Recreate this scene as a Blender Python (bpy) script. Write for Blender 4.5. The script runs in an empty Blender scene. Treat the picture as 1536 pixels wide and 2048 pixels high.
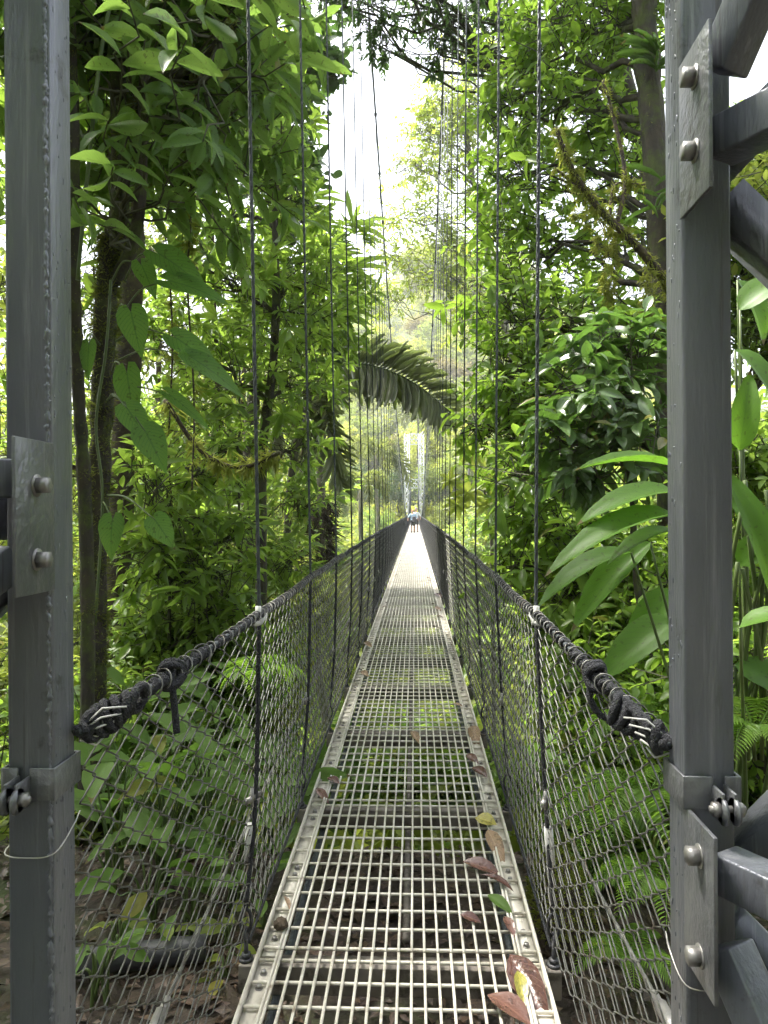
import bpy, bmesh, math, random
import numpy as np
from mathutils import Vector, Matrix

random.seed(7)
rng = np.random.default_rng(7)
R = math.radians
sc = bpy.context.scene
col = sc.collection

# ------------------------------------------------------------------ camera
F = 1480.0                                   # focal length in photo pixels (photo 1536 x 2048)
CAM = Vector((0, 0, 1.58))
cam_d = bpy.data.cameras.new('camera')
cam_d.sensor_fit = 'VERTICAL'; cam_d.sensor_height = 24.0; cam_d.lens = F / 2048 * 24.0
cam_d.clip_start = 0.05; cam_d.clip_end = 3000
cam = bpy.data.objects.new('camera', cam_d); col.objects.link(cam)
ROT = Matrix.Rotation(R(2.4), 3, 'Z') @ Matrix.Rotation(R(90), 3, 'X') @ Matrix.Rotation(R(-0.37), 3, 'Z')
cam.matrix_world = Matrix.Translation(CAM) @ ROT.to_4x4()
sc.camera = cam

# ------------------------------------------------------------------ world, sun, exposure
SUN_EL, SUN_AZ = 62.0, -62.0                 # high on the left, a little ahead of the camera
world = bpy.data.worlds.new('World'); sc.world = world; world.use_nodes = True
nt = world.node_tree; nt.nodes.clear()
sky = nt.nodes.new('ShaderNodeTexSky'); sky.sky_type = 'NISHITA'; sky.sun_disc = False
sky.sun_elevation = R(SUN_EL); sky.sun_rotation = R(SUN_AZ)
sky.air_density = 1.0; sky.dust_density = 7.0; sky.ozone_density = 0.4; sky.altitude = 900
hs = nt.nodes.new('ShaderNodeHueSaturation'); hs.inputs['Saturation'].default_value = 0.35
bg = nt.nodes.new('ShaderNodeBackground'); bg.inputs[1].default_value = 0.15
wo = nt.nodes.new('ShaderNodeOutputWorld')
nt.links.new(sky.outputs[0], hs.inputs['Color']); nt.links.new(hs.outputs[0], bg.inputs[0]); nt.links.new(bg.outputs[0], wo.inputs[0])
sd = bpy.data.lights.new('sun', 'SUN'); sd.energy = 3.2; sd.angle = R(9); sd.color = (1.0, 0.95, 0.85)
sun = bpy.data.objects.new('sun', sd); col.objects.link(sun)
ce = math.cos(R(SUN_EL))
sdir = Vector((ce * math.sin(R(SUN_AZ)), ce * math.cos(R(SUN_AZ)), math.sin(R(SUN_EL))))
sun.rotation_euler = sdir.to_track_quat('Z', 'Y').to_euler()
vs = sc.view_settings
vs.view_transform = 'Standard'; vs.look = 'None'; vs.gamma = 1.0; vs.use_curve_mapping = False
vs.exposure = 2.2
sc.cycles.max_bounces = 6; sc.cycles.transmission_bounces = 5; sc.cycles.transparent_max_bounces = 8
sc.cycles.diffuse_bounces = 4; sc.cycles.glossy_bounces = 3; sc.cycles.volume_bounces = 0
sc.cycles.sample_clamp_indirect = 6
sc.cycles.use_denoising = True; sc.cycles.use_adaptive_sampling = True; sc.cycles.adaptive_threshold = .04


def P(px, py, y):
    """world point on the ray through photo pixel (px, py) at distance y along the bridge"""
    d = ROT @ Vector(((px - 768) / F, (1024 - py) / F, -1))
    return CAM + d * (y / d.y)


# ------------------------------------------------------------------ helpers: objects and tags
def tag(o, label=None, cat=None, group=None, kind=None):
    if label: o['label'] = label
    if cat: o['category'] = cat
    if group: o['group'] = group
    if kind: o['kind'] = kind
    return o


def link(name, me, mat=None, parent=None, loc=None):
    o = bpy.data.objects.new(name, me); col.objects.link(o)
    if mat is not None and me is not None and not me.materials: me.materials.append(mat)
    if parent is not None: o.parent = parent
    if loc is not None: o.location = loc
    return o


def thing(name, label, cat, loc=(0, 0, 0), group=None):
    o = bpy.data.objects.new(name, None); col.objects.link(o); o.location = loc
    o.empty_display_size = 0.1
    return tag(o, label, cat, group)


def fresh(o, parent, loc):
    """world-space mesh under a thing that stands at loc"""
    o.parent = parent
    o.location = -Vector(loc)
    return o


class MB:
    """collects numpy geometry; build() links it as one mesh object"""
    def __init__(s): s.v = []; s.f = []; s.a = []; s.n = 0

    def add(s, v, f, a=None):
        v = np.asarray(v, dtype=np.float32).reshape(-1, 3); f = np.asarray(f, dtype=np.int32).reshape(-1, 3)
        s.v.append(v); s.f.append(f + s.n); s.n += len(v)
        s.a.append(np.zeros((len(v), 3), np.float32) if a is None else np.asarray(a, np.float32).reshape(-1, 3))
        return s

    def mesh(s, name, smooth=True):
        me = bpy.data.meshes.new(name)
        if not s.v: return me
        v = np.concatenate(s.v); f = np.concatenate(s.f); a = np.concatenate(s.a)
        me.vertices.add(len(v)); me.vertices.foreach_set('co', v.ravel())
        me.loops.add(len(f) * 3); me.loops.foreach_set('vertex_index', f.ravel())
        me.polygons.add(len(f)); me.polygons.foreach_set('loop_start', np.arange(0, len(f) * 3, 3, dtype=np.int32))
        if smooth: me.polygons.foreach_set('use_smooth', np.ones(len(f), bool))
        at = me.attributes.new('leaf', 'FLOAT_VECTOR', 'POINT'); at.data.foreach_set('vector', a.ravel())
        me.update()
        return me

    def build(s, name, mat, parent=None, loc=None, smooth=True):
        return link(name, s.mesh(name, smooth), mat, parent, loc)

    # ---- shapes
    def box(s, c, size, rot=None, bev=0.0):
        hx, hy, hz = [q / 2 for q in size]
        if bev <= 0:
            v = np.array([[x, y, z] for x in (-hx, hx) for y in (-hy, hy) for z in (-hz, hz)])
            f = [(0, 1, 3), (0, 3, 2), (4, 6, 7), (4, 7, 5), (0, 4, 5), (0, 5, 1), (2, 3, 7), (2, 7, 6), (0, 2, 6), (0, 6, 4), (1, 5, 7), (1, 7, 3)]
        else:
            bm = bmesh.new(); bmesh.ops.create_cube(bm, size=1)
            for q in bm.verts: q.co = Vector((q.co.x * size[0], q.co.y * size[1], q.co.z * size[2]))
            bmesh.ops.bevel(bm, geom=list(bm.edges), offset=bev, segments=2, affect='EDGES', profile=0.5)
            bmesh.ops.triangulate(bm, faces=bm.faces)
            bm.verts.index_update()
            v = np.array([q.co[:] for q in bm.verts]); f = [[q.index for q in t.verts] for t in bm.faces]; bm.free()
        if rot is not None: v = v @ np.array(rot.to_3x3()).T
        return s.add(v + np.array(c), f)

    def beam(s, a, b, w, h, up=(0, 0, 1), bev=0.0):
        a = Vector(a); b = Vector(b); d = b - a
        x = d.normalized(); y = Vector(up).cross(x).normalized(); z = x.cross(y)
        M = Matrix((x, y, z)).transposed()
        return s.box((a + b) / 2, (d.length, w, h), M, bev)

    def tube(s, pts, rad, sides=6, cap=True, a=None):
        p = np.asarray([tuple(q) for q in pts], float); n = len(p)
        r = np.full(n, rad, float) if np.isscalar(rad) else np.asarray(rad, float)
        t = np.gradient(p, axis=0); t /= np.linalg.norm(t, axis=1)[:, None] + 1e-9
        u = np.zeros((n, 3)); ref = np.array([0, 0, 1.0]) if abs(t[0, 2]) < .9 else np.array([1.0, 0, 0])
        q = np.cross(t[0], ref); q /= np.linalg.norm(q); u[0] = q
        for i in range(1, n):
            q = u[i - 1] - t[i] * np.dot(u[i - 1], t[i]); u[i] = q / (np.linalg.norm(q) + 1e-9)
        w = np.cross(t, u)
        ang = np.arange(sides) * 2 * np.pi / sides
        v = p[:, None, :] + r[:, None, None] * (np.cos(ang)[None, :, None] * u[:, None, :] + np.sin(ang)[None, :, None] * w[:, None, :])
        i = np.arange(n - 1)[:, None]; j = np.arange(sides)[None, :]; k = (j + 1) % sides
        A = i * sides + j; B = i * sides + k; C = (i + 1) * sides + k; D = (i + 1) * sides + j
        f = np.concatenate([np.stack([A, B, C], -1).reshape(-1, 3), np.stack([A, C, D], -1).reshape(-1, 3)])
        v = v.reshape(-1, 3)
        if cap:
            m = len(v); v = np.concatenate([v, p[:1], p[-1:]])
            e = [(m, (q + 1) % sides, q) for q in range(sides)] + [(m + 1, (n - 1) * sides + q, (n - 1) * sides + (q + 1) % sides) for q in range(sides)]
            f = np.concatenate([f, np.array(e)])
        at = None if a is None else np.tile(a, (len(v), 1))
        return s.add(v, f, at)

    def rod(s, a, b, r, sides=8): return s.tube([a, b], r, sides)

    def hexbolt(s, c, axis, r=0.014, h=0.012):
        c = Vector(c); ax = Vector(axis).normalized()
        s.tube([c, c + ax * 0.002], r * 1.28, 16)
        s.tube([c + ax * 0.003, c + ax * (h + 0.003)], r, 6)
        return s

    def ball(s, c, rx, ry=None, rz=None, seg=10, noise=0):
        ry = rx if ry is None else ry; rz = rx if rz is None else rz
        bm = bmesh.new(); bmesh.ops.create_uvsphere(bm, u_segments=seg, v_segments=max(5, seg * 2 // 3), radius=1)
        bmesh.ops.triangulate(bm, faces=bm.faces); bm.verts.index_update()
        v = np.array([q.co[:] for q in bm.verts]); f = [[q.index for q in t.verts] for t in bm.faces]; bm.free()
        if noise: v *= 1 + noise * rng.standard_normal((len(v), 1))
        return s.add(v * np.array([rx, ry, rz]) + np.array(c), f)


def cr(pts, n):
    """Catmull-Rom through points"""
    p = [np.array(tuple(q), float) for q in pts]; p = [2 * p[0] - p[1]] + p + [2 * p[-1] - p[-2]]
    out = []
    for i in range(1, len(p) - 2):
        for t in np.linspace(0, 1, n, endpoint=False):
            a, b, c, d = p[i - 1], p[i], p[i + 1], p[i + 2]
            out.append(.5 * (2 * b + (c - a) * t + (2 * a - 5 * b + 4 * c - d) * t * t + (3 * b - a - 3 * c + d) * t ** 3))
    out.append(p[-2])
    return np.array(out)


def norm(v): return v / (np.linalg.norm(v, axis=-1, keepdims=True) + 1e-9)


# ------------------------------------------------------------------ materials
def new_mat(name):
    m = bpy.data.materials.new(name); m.use_nodes = True
    t = m.node_tree; t.nodes.clear()
    o = t.nodes.new('ShaderNodeOutputMaterial')
    return m, t, o


def N(t, kind, **kw):
    n = t.nodes.new(kind)
    for k, v in kw.items():
        if k in n.inputs.keys(): n.inputs[k].default_value = v
        else: setattr(n, k, v)
    return n


def mixcol(t, fac, a, b, mode='MIX'):
    n = t.nodes.new('ShaderNodeMix'); n.data_type = 'RGBA'; n.blend_type = mode
    for i, s in ((0, fac), (6, a), (7, b)):
        if hasattr(s, 'is_output') or hasattr(s, 'links'): t.links.new(s, n.inputs[i])
        else: n.inputs[i].default_value = s if i == 0 else (*s, 1)
    return n.outputs[2]


def math_n(t, op, a, b=None, clamp=False):
    n = t.nodes.new('ShaderNodeMath'); n.operation = op; n.use_clamp = clamp
    for i, s in enumerate((a, b)):
        if s is None: continue
        if hasattr(s, 'links'): t.links.new(s, n.inputs[i])
        else: n.inputs[i].default_value = s
    return n.outputs[0]


def leaf_mat(name, dark, light, trans, rough=.38, tfac=.45, vein=0.0, spots=0.0, spec=.32):
    m, t, o = new_mat(name); L = t.links.new
    at = N(t, 'ShaderNodeAttribute', attribute_name='leaf'); sp = N(t, 'ShaderNodeSeparateXYZ'); L(at.outputs['Vector'], sp.inputs[0])
    oi = N(t, 'ShaderNodeObjectInfo')
    rnd = math_n(t, 'FRACT', math_n(t, 'ADD', sp.outputs[0], oi.outputs['Random']))
    geo = N(t, 'ShaderNodeNewGeometry')
    nz = N(t, 'ShaderNodeTexNoise', Scale=1.1, Detail=2.0); L(geo.outputs['Position'], nz.inputs['Vector'])
    f = math_n(t, 'ADD', math_n(t, 'MULTIPLY', rnd, .75), math_n(t, 'MULTIPLY_ADD', nz.outputs[0], 1.0))
    f2 = math_n(t, 'SUBTRACT', f, .38, True)
    c = mixcol(t, f2, dark, light)
    tc = mixcol(t, f2, tuple(q * .75 for q in trans), tuple(min(1, q * 1.15) for q in trans))
    # a few yellowing leaves
    yl = math_n(t, 'GREATER_THAN', rnd, .975)
    c = mixcol(t, math_n(t, 'MULTIPLY', yl, .7), c, (.22, .17, .03)); 
    if vein > 0:
        av = math_n(t, 'ABSOLUTE', sp.outputs[2])
        mid = math_n(t, 'LESS_THAN', av, .03)
        ph = math_n(t, 'SUBTRACT', math_n(t, 'MULTIPLY', sp.outputs[1], 11.0), math_n(t, 'MULTIPLY', av, 7.0))
        vv = math_n(t, 'LESS_THAN', math_n(t, 'FRACT', ph), .13)
        vm = math_n(t, 'MULTIPLY', math_n(t, 'MAXIMUM', mid, vv), vein)
        c = mixcol(t, vm, c, tuple(min(1, q * 1.7 + .01) for q in light))
        tc = mixcol(t, vm, tc, tuple(q * .3 for q in trans))
    if vein > 0:
        tip = math_n(t, 'MULTIPLY', math_n(t, 'GREATER_THAN', math_n(t, 'ADD', sp.outputs[1], math_n(t, 'MULTIPLY', nz.outputs[0], .18)), 1.03), math_n(t, 'GREATER_THAN', rnd, .55))
        c = mixcol(t, math_n(t, 'MULTIPLY', tip, .8), c, (.14, .09, .04)); tc = mixcol(t, math_n(t, 'MULTIPLY', tip, .8), tc, (.12, .07, .02))
    if spots > 0:
        ns = N(t, 'ShaderNodeTexNoise', Scale=38.0, Detail=1.0); L(geo.outputs['Position'], ns.inputs['Vector'])
        k = math_n(t, 'MULTIPLY', math_n(t, 'GREATER_THAN', ns.outputs[0], .66), spots)
        c = mixcol(t, k, c, (.06, .045, .02)); tc = mixcol(t, k, tc, (.05, .035, .01))
    bs = N(t, 'ShaderNodeBsdfPrincipled', Roughness=rough); L(c, bs.inputs['Base Color'])
    bs.inputs['Specular IOR Level'].default_value = spec
    tr = N(t, 'ShaderNodeBsdfTranslucent'); L(tc, tr.inputs[0])
    mx = N(t, 'ShaderNodeMixShader'); mx.inputs[0].default_value = tfac
    L(bs.outputs[0], mx.inputs[1]); L(tr.outputs[0], mx.inputs[2]); L(mx.outputs[0], o.inputs[0])
    return m


def solid_mat(name, a, b, rough=.6, metal=0.0, scale=6.0, detail=5.0, bump=0.0, bscale=None, spec=.5, stretch=None, dirt=None, dirt_scale=3.0, dirt_cut=.58, streak=None):
    m, t, o = new_mat(name); L = t.links.new
    tx = N(t, 'ShaderNodeTexCoord'); geo = N(t, 'ShaderNodeNewGeometry')
    src = geo.outputs['Position']
    if stretch is not None:
        mp = N(t, 'ShaderNodeMapping'); mp.inputs['Scale'].default_value = stretch; L(src, mp.inputs[0]); src = mp.outputs[0]
    nz = N(t, 'ShaderNodeTexNoise', Scale=scale, Detail=detail); L(src, nz.inputs['Vector'])
    rp = N(t, 'ShaderNodeMapRange'); rp.inputs[1].default_value = .32; rp.inputs[2].default_value = .68; L(nz.outputs[0], rp.inputs[0])
    c = mixcol(t, rp.outputs[0], a, b)
    rs = None
    if dirt is not None:
        n2 = N(t, 'ShaderNodeTexNoise', Scale=dirt_scale, Detail=8.0, Roughness=.7); L(geo.outputs['Position'], n2.inputs['Vector'])
        r2 = N(t, 'ShaderNodeMapRange'); r2.inputs[1].default_value = dirt_cut; r2.inputs[2].default_value = dirt_cut + .12; L(n2.outputs[0], r2.inputs[0])
        c = mixcol(t, r2.outputs[0], c, dirt)
    if streak is not None:
        for sc_, cut_, col_ in streak:
            mp2 = N(t, 'ShaderNodeMapping'); mp2.inputs['Scale'].default_value = sc_; L(geo.outputs['Position'], mp2.inputs[0])
            n3 = N(t, 'ShaderNodeTexNoise', Scale=1.0, Detail=6.0, Roughness=.65); L(mp2.outputs[0], n3.inputs['Vector'])
            r3 = N(t, 'ShaderNodeMapRange'); r3.inputs[1].default_value = cut_; r3.inputs[2].default_value = cut_ + .16; r3.inputs[4].default_value = .75; L(n3.outputs[0], r3.inputs[0])
            c = mixcol(t, r3.outputs[0], c, col_)
    bs = N(t, 'ShaderNodeBsdfPrincipled', Roughness=rough, Metallic=metal); L(c, bs.inputs['Base Color'])
    bs.inputs['Specular IOR Level'].default_value = spec
    rr = N(t, 'ShaderNodeMapRange'); rr.inputs[3].default_value = rough * .8; rr.inputs[4].default_value = min(1, rough * 1.25)
    L(nz.outputs[0], rr.inputs[0]); L(rr.outputs[0], bs.inputs['Roughness'])
    if bump > 0:
        nb = N(t, 'ShaderNodeTexNoise', Scale=bscale or scale * 4, Detail=4.0); L(src, nb.inputs['Vector'])
        bp = N(t, 'ShaderNodeBump', Strength=bump, Distance=.02); L(nb.outputs[0], bp.inputs['Height']); L(bp.outputs[0], bs.inputs['Normal'])
    L(bs.outputs[0], o.inputs[0])
    return m


M = {}
M['broad'] = leaf_mat('broad_leaf', (.030, .070, .018), (.085, .165, .035), (.21, .34, .06), .38, .46, vein=.35, spots=.5)
M['philo'] = leaf_mat('philodendron_leaf', (.035, .085, .022), (.075, .16, .035), (.22, .40, .06), .4, .52, vein=.8, spots=.4)
M['mid'] = leaf_mat('forest_leaf', (.034, .072, .016), (.110, .180, .033), (.30, .45, .06), .38, .50, vein=.25)
M['right'] = leaf_mat('tree_leaf', (.032, .076, .014), (.11, .187, .03), (.34, .53, .06), .38, .54, vein=.25)
M['dark'] = leaf_mat('dark_leaf', (.022, .045, .018), (.055, .095, .03), (.10, .19, .04), .42, .32)
M['glossy'] = leaf_mat('glossy_leaf', (.035, .07, .025), (.09, .15, .05), (.14, .28, .04), .26, .30, vein=.4, spots=.4, spec=.6)
M['ginger'] = leaf_mat('ginger_leaf', (.03, .085, .013), (.075, .155, .022), (.17, .36, .03), .45, .42, vein=.5, spots=.35, spec=.25)
M['arum'] = leaf_mat('arum_leaf', (.035, .075, .018), (.10, .17, .04), (.20, .36, .05), .5, .40, vein=.6, spec=.18)
M['bright'] = leaf_mat('bright_leaf', (.075, .125, .02), (.18, .225, .045), (.42, .50, .08), .42, .45)
M['hill_a'] = leaf_mat('hillside_leaf', (.075, .12, .022), (.16, .20, .04), (.36, .46, .07), .5, .42)
M['hill_b'] = leaf_mat('hillside_yellow_leaf', (.12, .155, .02), (.24, .265, .045), (.50, .56, .07), .5, .42)
M['hill_c'] = leaf_mat('hillside_ruddy_leaf', (.12, .11, .04), (.20, .18, .07), (.36, .32, .10), .55, .35)
M['pale'] = leaf_mat('pale_leaf', (.08, .13, .02), (.17, .23, .035), (.44, .55, .07), .42, .48)
M['palm'] = leaf_mat('palm_leaf', (.12, .135, .08), (.26, .27, .20), (.26, .34, .08), .40, .36, spec=.5)  # grey sky sheen of the leaflets is put into the base colour
M['palm_far'] = leaf_mat('far_palm_leaf', (.09, .12, .04), (.20, .22, .09), (.30, .36, .08), .40, .35)
M['fern'] = leaf_mat('fern_leaf', (.05, .12, .015), (.12, .21, .03), (.28, .48, .05), .42, .45)
M['moss'] = leaf_mat('moss', (.085, .11, .015), (.19, .22, .04), (.34, .38, .06), .8, .45)
M['moss_dark'] = leaf_mat('trunk_moss', (.035, .042, .010), (.10, .115, .025), (.24, .28, .05), .8, .35)
M['bark'] = solid_mat('mossy_bark', (.018, .016, .012), (.060, .048, .032), .85, scale=9, bump=.9, bscale=40, dirt=(.055, .070, .014), dirt_scale=5, dirt_cut=.48, stretch=(1, 1, .35))
M['bark_brown'] = solid_mat('brown_bark', (.028, .021, .014), (.080, .058, .036), .9, scale=8, bump=.9, bscale=45, dirt=(.07, .085, .02), dirt_scale=4, dirt_cut=.55)
M['bark_pale'] = solid_mat('pale_bark', (.08, .075, .055), (.17, .16, .11), .85, scale=5, bump=.4, dirt=(.10, .12, .03), dirt_cut=.5)
M['twig'] = solid_mat('twig', (.028, .030, .014), (.060, .058, .025), .7, scale=5)
M['stem'] = solid_mat('green_stem', (.05, .085, .02), (.10, .14, .035), .5, scale=5)
M['steel'] = solid_mat('galvanised_paint', (.115, .125, .150), (.19, .20, .225), .36, .40, scale=5.5, detail=7, bump=.16, bscale=95, stretch=(1, 1, .22), dirt=(.055, .054, .052), dirt_scale=7, dirt_cut=.60, streak=(((45, 45, 1.6), .56, (.30, .31, .33)), ((60, 60, 2.2), .60, (.06, .05, .042)), ((14, 14, 3.5), .63, (.075, .085, .045))))
M['steel_low'] = solid_mat('bolt_steel', (.20, .195, .19), (.31, .30, .29), .40, .55, scale=20, bump=.15, bscale=120, dirt=(.13, .10, .075), dirt_scale=22, dirt_cut=.6)
M['plate'] = solid_mat('plate_paint', (.11, .115, .128), (.185, .19, .20), .36, .45, scale=9, detail=7, bump=.22, bscale=55, dirt=(.11, .105, .10), dirt_scale=12, dirt_cut=.58, streak=(((50, 50, 4), .58, (.30, .30, .31)), ((40, 40, 3), .62, (.10, .07, .05))))
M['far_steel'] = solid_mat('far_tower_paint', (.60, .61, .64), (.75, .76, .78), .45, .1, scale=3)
M['wire_far'] = solid_mat('shaded_far_wire', (.05, .05, .05), (.12, .12, .115), .5, .4, scale=9)  # far mesh wire, the dark of its shaded side put into the colour
M['wire'] = solid_mat('galvanised_wire', (.085, .085, .078), (.18, .18, .165), .42, .55, scale=22, dirt=(.075, .060, .045), dirt_scale=17, dirt_cut=.52)
M['cable'] = solid_mat('steel_cable', (.035, .042, .048), (.085, .098, .105), .55, .25, scale=30, bump=.5, bscale=160)
M['cable_pale'] = solid_mat('bright_cable', (.32, .31, .29), (.50, .49, .46), .4, .5, scale=30)
M['rope'] = solid_mat('black_rope', (.014, .015, .020), (.050, .052, .060), .75, scale=60, bump=1.0, bscale=220)
M['grate'] = solid_mat('cream_grating_paint', (.50, .47, .40), (.66, .63, .56), .42, .05, scale=9, detail=7, bump=.1, bscale=90, dirt=(.24, .20, .14), dirt_scale=16, dirt_cut=.57, streak=(((5, 3, 5), .62, (.16, .14, .10)), ((70, 70, 70), .64, (.20, .11, .06))))
M['crossbeam'] = solid_mat('weathered_beam', (.12, .105, .09), (.24, .215, .185), .6, .25, scale=7, bump=.2, dirt=(.07, .06, .045), dirt_scale=8, dirt_cut=.5)
M['eye'] = solid_mat('dark_iron', (.03, .03, .034), (.085, .085, .09), .5, .5, scale=25, bump=.3)
M['plastic'] = solid_mat('pale_sleeve', (.38, .38, .37), (.58, .58, .56), .5, scale=20)
M['log'] = solid_mat('wet_log', (.018, .018, .021), (.055, .055, .058), .45, scale=6, bump=.4, stretch=(.3, 1, 1))
M['ground'] = solid_mat('forest_floor', (.026, .019, .013), (.080, .058, .040), .85, scale=3.2, detail=9, bump=1.0, bscale=22, dirt=(.045, .060, .015), dirt_scale=.7, dirt_cut=.50)


gm = M['ground'].node_tree; gpos = gm.nodes.new('ShaderNodeNewGeometry'); gsep = gm.nodes.new('ShaderNodeSeparateXYZ'); gm.links.new(gpos.outputs['Position'], gsep.inputs[0])
gmr = gm.nodes.new('ShaderNodeMapRange'); gmr.inputs[1].default_value = 5.0; gmr.inputs[2].default_value = 12.0; gm.links.new(gsep.outputs[1], gmr.inputs[0])
gb_ = next(q for q in gm.nodes if q.type == 'BSDF_PRINCIPLED'); gsrc = gb_.inputs['Base Color'].links[0].from_socket
gm.links.new(mixcol(gm, gmr.outputs[0], gsrc, (.075, .10, .022)), gb_.inputs['Base Color'])


def litter_mat(name, a, b, rough=.38):
    m, t, o = new_mat(name); L = t.links.new
    at = N(t, 'ShaderNodeAttribute', attribute_name='leaf'); sp = N(t, 'ShaderNodeSeparateXYZ'); L(at.outputs['Vector'], sp.inputs[0])
    oi = N(t, 'ShaderNodeObjectInfo'); rnd = math_n(t, 'FRACT', math_n(t, 'ADD', sp.outputs[0], oi.outputs['Random']))
    c = mixcol(t, rnd, a, b)
    av = math_n(t, 'ABSOLUTE', sp.outputs[2])
    ph = math_n(t, 'SUBTRACT', math_n(t, 'MULTIPLY', sp.outputs[1], 9.0), math_n(t, 'MULTIPLY', av, 6.0))
    vm = math_n(t, 'MULTIPLY', math_n(t, 'MAXIMUM', math_n(t, 'LESS_THAN', av, .035), math_n(t, 'LESS_THAN', math_n(t, 'FRACT', ph), .12)), .5)
    c = mixcol(t, vm, c, tuple(q * 1.6 for q in b))
    geo = N(t, 'ShaderNodeNewGeometry'); nz = N(t, 'ShaderNodeTexNoise', Scale=45.0, Detail=4.0); L(geo.outputs['Position'], nz.inputs['Vector'])
    c = mixcol(t, math_n(t, 'MULTIPLY', math_n(t, 'GREATER_THAN', nz.outputs[0], .6), .6), c, tuple(q * .4 for q in a))
    bs = N(t, 'ShaderNodeBsdfPrincipled', Roughness=rough); L(c, bs.inputs['Base Color']); L(bs.outputs[0], o.inputs[0])
    bp = N(t, 'ShaderNodeBump', Strength=.5, Distance=.01); L(nz.outputs[0], bp.inputs['Height']); L(bp.outputs[0], bs.inputs['Normal'])
    return m


M['litter'] = litter_mat('leaf_litter', (.028, .018, .013), (.105, .066, .042), .5)
M['wet_leaf'] = litter_mat('wet_brown_leaf', (.060, .026, .020), (.12, .060, .045), .25)
M['tan_leaf'] = litter_mat('tan_leaf', (.20, .13, .075), (.30, .20, .12), .45)
M['yellow_leaf'] = litter_mat('yellow_leaf', (.20, .19, .03), (.30, .26, .05), .35)

# ------------------------------------------------------------------ leaf templates: (verts, tris, uv) with x along, y across (half width 1 at widest), z out
def leaf_tpl(mid, eu, ev, fold=.12, droop=.15, half=False):
    """mid: midrib u per station; eu/ev: edge u and half width per station"""
    V, UV = [], []
    cols = (0, .55, 1) if half else (0, 1)
    for m_, u_, w_ in zip(mid, eu, ev):
        row = []
        for sgn in (-1, 1):
            for c in cols[::-1] if sgn < 0 else cols[1:]:
                u = m_ + (u_ - m_) * c; y = sgn * w_ * c
                z = fold * abs(y) * (1.3 - .5 * c) - droop * u * abs(u)
                row.append((u, y, z)); UV.append((m_ + (u_ - m_) * c * .2, sgn * c * .5))
        V += row
    k = 2 * len(cols) - 1
    Fc = []
    for i in range(len(mid) - 1):
        for j in range(k - 1):
            a, b, c, d = i * k + j, i * k + j + 1, (i + 1) * k + j + 1, (i + 1) * k + j
            Fc += [(a, d, c), (a, c, b)]
    return np.array(V, np.float32), np.array(Fc, np.int32), np.array(UV, np.float32)


def simple_tpl(w_at=.45, droop=.14, fold=.14):
    V = np.array([(0, 0, 0), (w_at, -.5, fold * .5 - droop * w_at ** 2), (w_at, 0, -droop * w_at ** 2), (w_at, .5, fold * .5 - droop * w_at ** 2), (1, 0, -droop)], np.float32)
    return V, np.array([(0, 2, 1), (0, 3, 2), (1, 2, 4), (2, 3, 4)], np.int32), np.array([(0, 0), (w_at, -.5), (w_at, 0), (w_at, .5), (1, 0)], np.float32)


S = [0, .12, .3, .5, .7, .86, 1]
T = {
    'simple': simple_tpl(),
    'elliptic': leaf_tpl([0, .2, .45, .72, 1], [0, .2, .45, .72, 1], [.02, .34, .5, .36, .0], .22, .22),
    'ellipfine': leaf_tpl(S, S, [.015, .20, .42, .5, .42, .22, 0], .25, .25, True),
    'lance': leaf_tpl([0, .25, .55, .8, 1], [0, .25, .55, .8, 1], [.02, .33, .5, .28, 0], .25, .18),
    'round': leaf_tpl([0, .15, .5, .85, 1], [0, .12, .5, .88, 1], [.03, .4, .5, .36, .02], .12, .10),
    'heart': leaf_tpl([0, .02, .10, .25, .42, .6, .78, .92, 1], [-.20, -.16, .03, .22, .41, .6, .78, .92, 1], [.10, .34, .49, .5, .43, .32, .18, .06, 0], .10, .22, True),
    'ginger': leaf_tpl([0, .1, .25, .45, .65, .85, 1], [0, .1, .25, .45, .65, .85, 1], [.03, .32, .47, .5, .43, .24, 0], .22, .35, True),
    'leaflet': leaf_tpl([0, .2, .55, .85, 1], [0, .2, .55, .87, 1.0], [.10, .36, .5, .42, .16], .35, .10),
    'strap': leaf_tpl([0, .3, .65, .92, 1], [0, .3, .65, .92, 1], [.12, .45, .5, .38, .1], .30, .22),
}


def place(tpl, pos, dr, up, L, W, rnd):
    """vectorised leaves: pos, dr, up (n,3); L, W, rnd (n)"""
    V, Fc, UV = tpl
    dr = norm(dr); side = norm(np.cross(up, dr)); nrm = np.cross(dr, side)
    L = np.asarray(L)[:, None, None]; W = np.asarray(W)[:, None, None]
    v = pos[:, None, :] + L * V[None, :, 0:1] * dr[:, None, :] + W * V[None, :, 1:2] * side[:, None, :] + L * V[None, :, 2:3] * nrm[:, None, :]
    n, k = len(pos), len(V)
    f = Fc[None] + (np.arange(n) * k)[:, None, None]
    a = np.empty((n, k, 3), np.float32); a[:, :, 0] = np.asarray(rnd)[:, None]; a[:, :, 1:] = UV[None]
    return v.reshape(-1, 3), f.reshape(-1, 3), a.reshape(-1, 3)


LEAF_ME = {}


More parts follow.
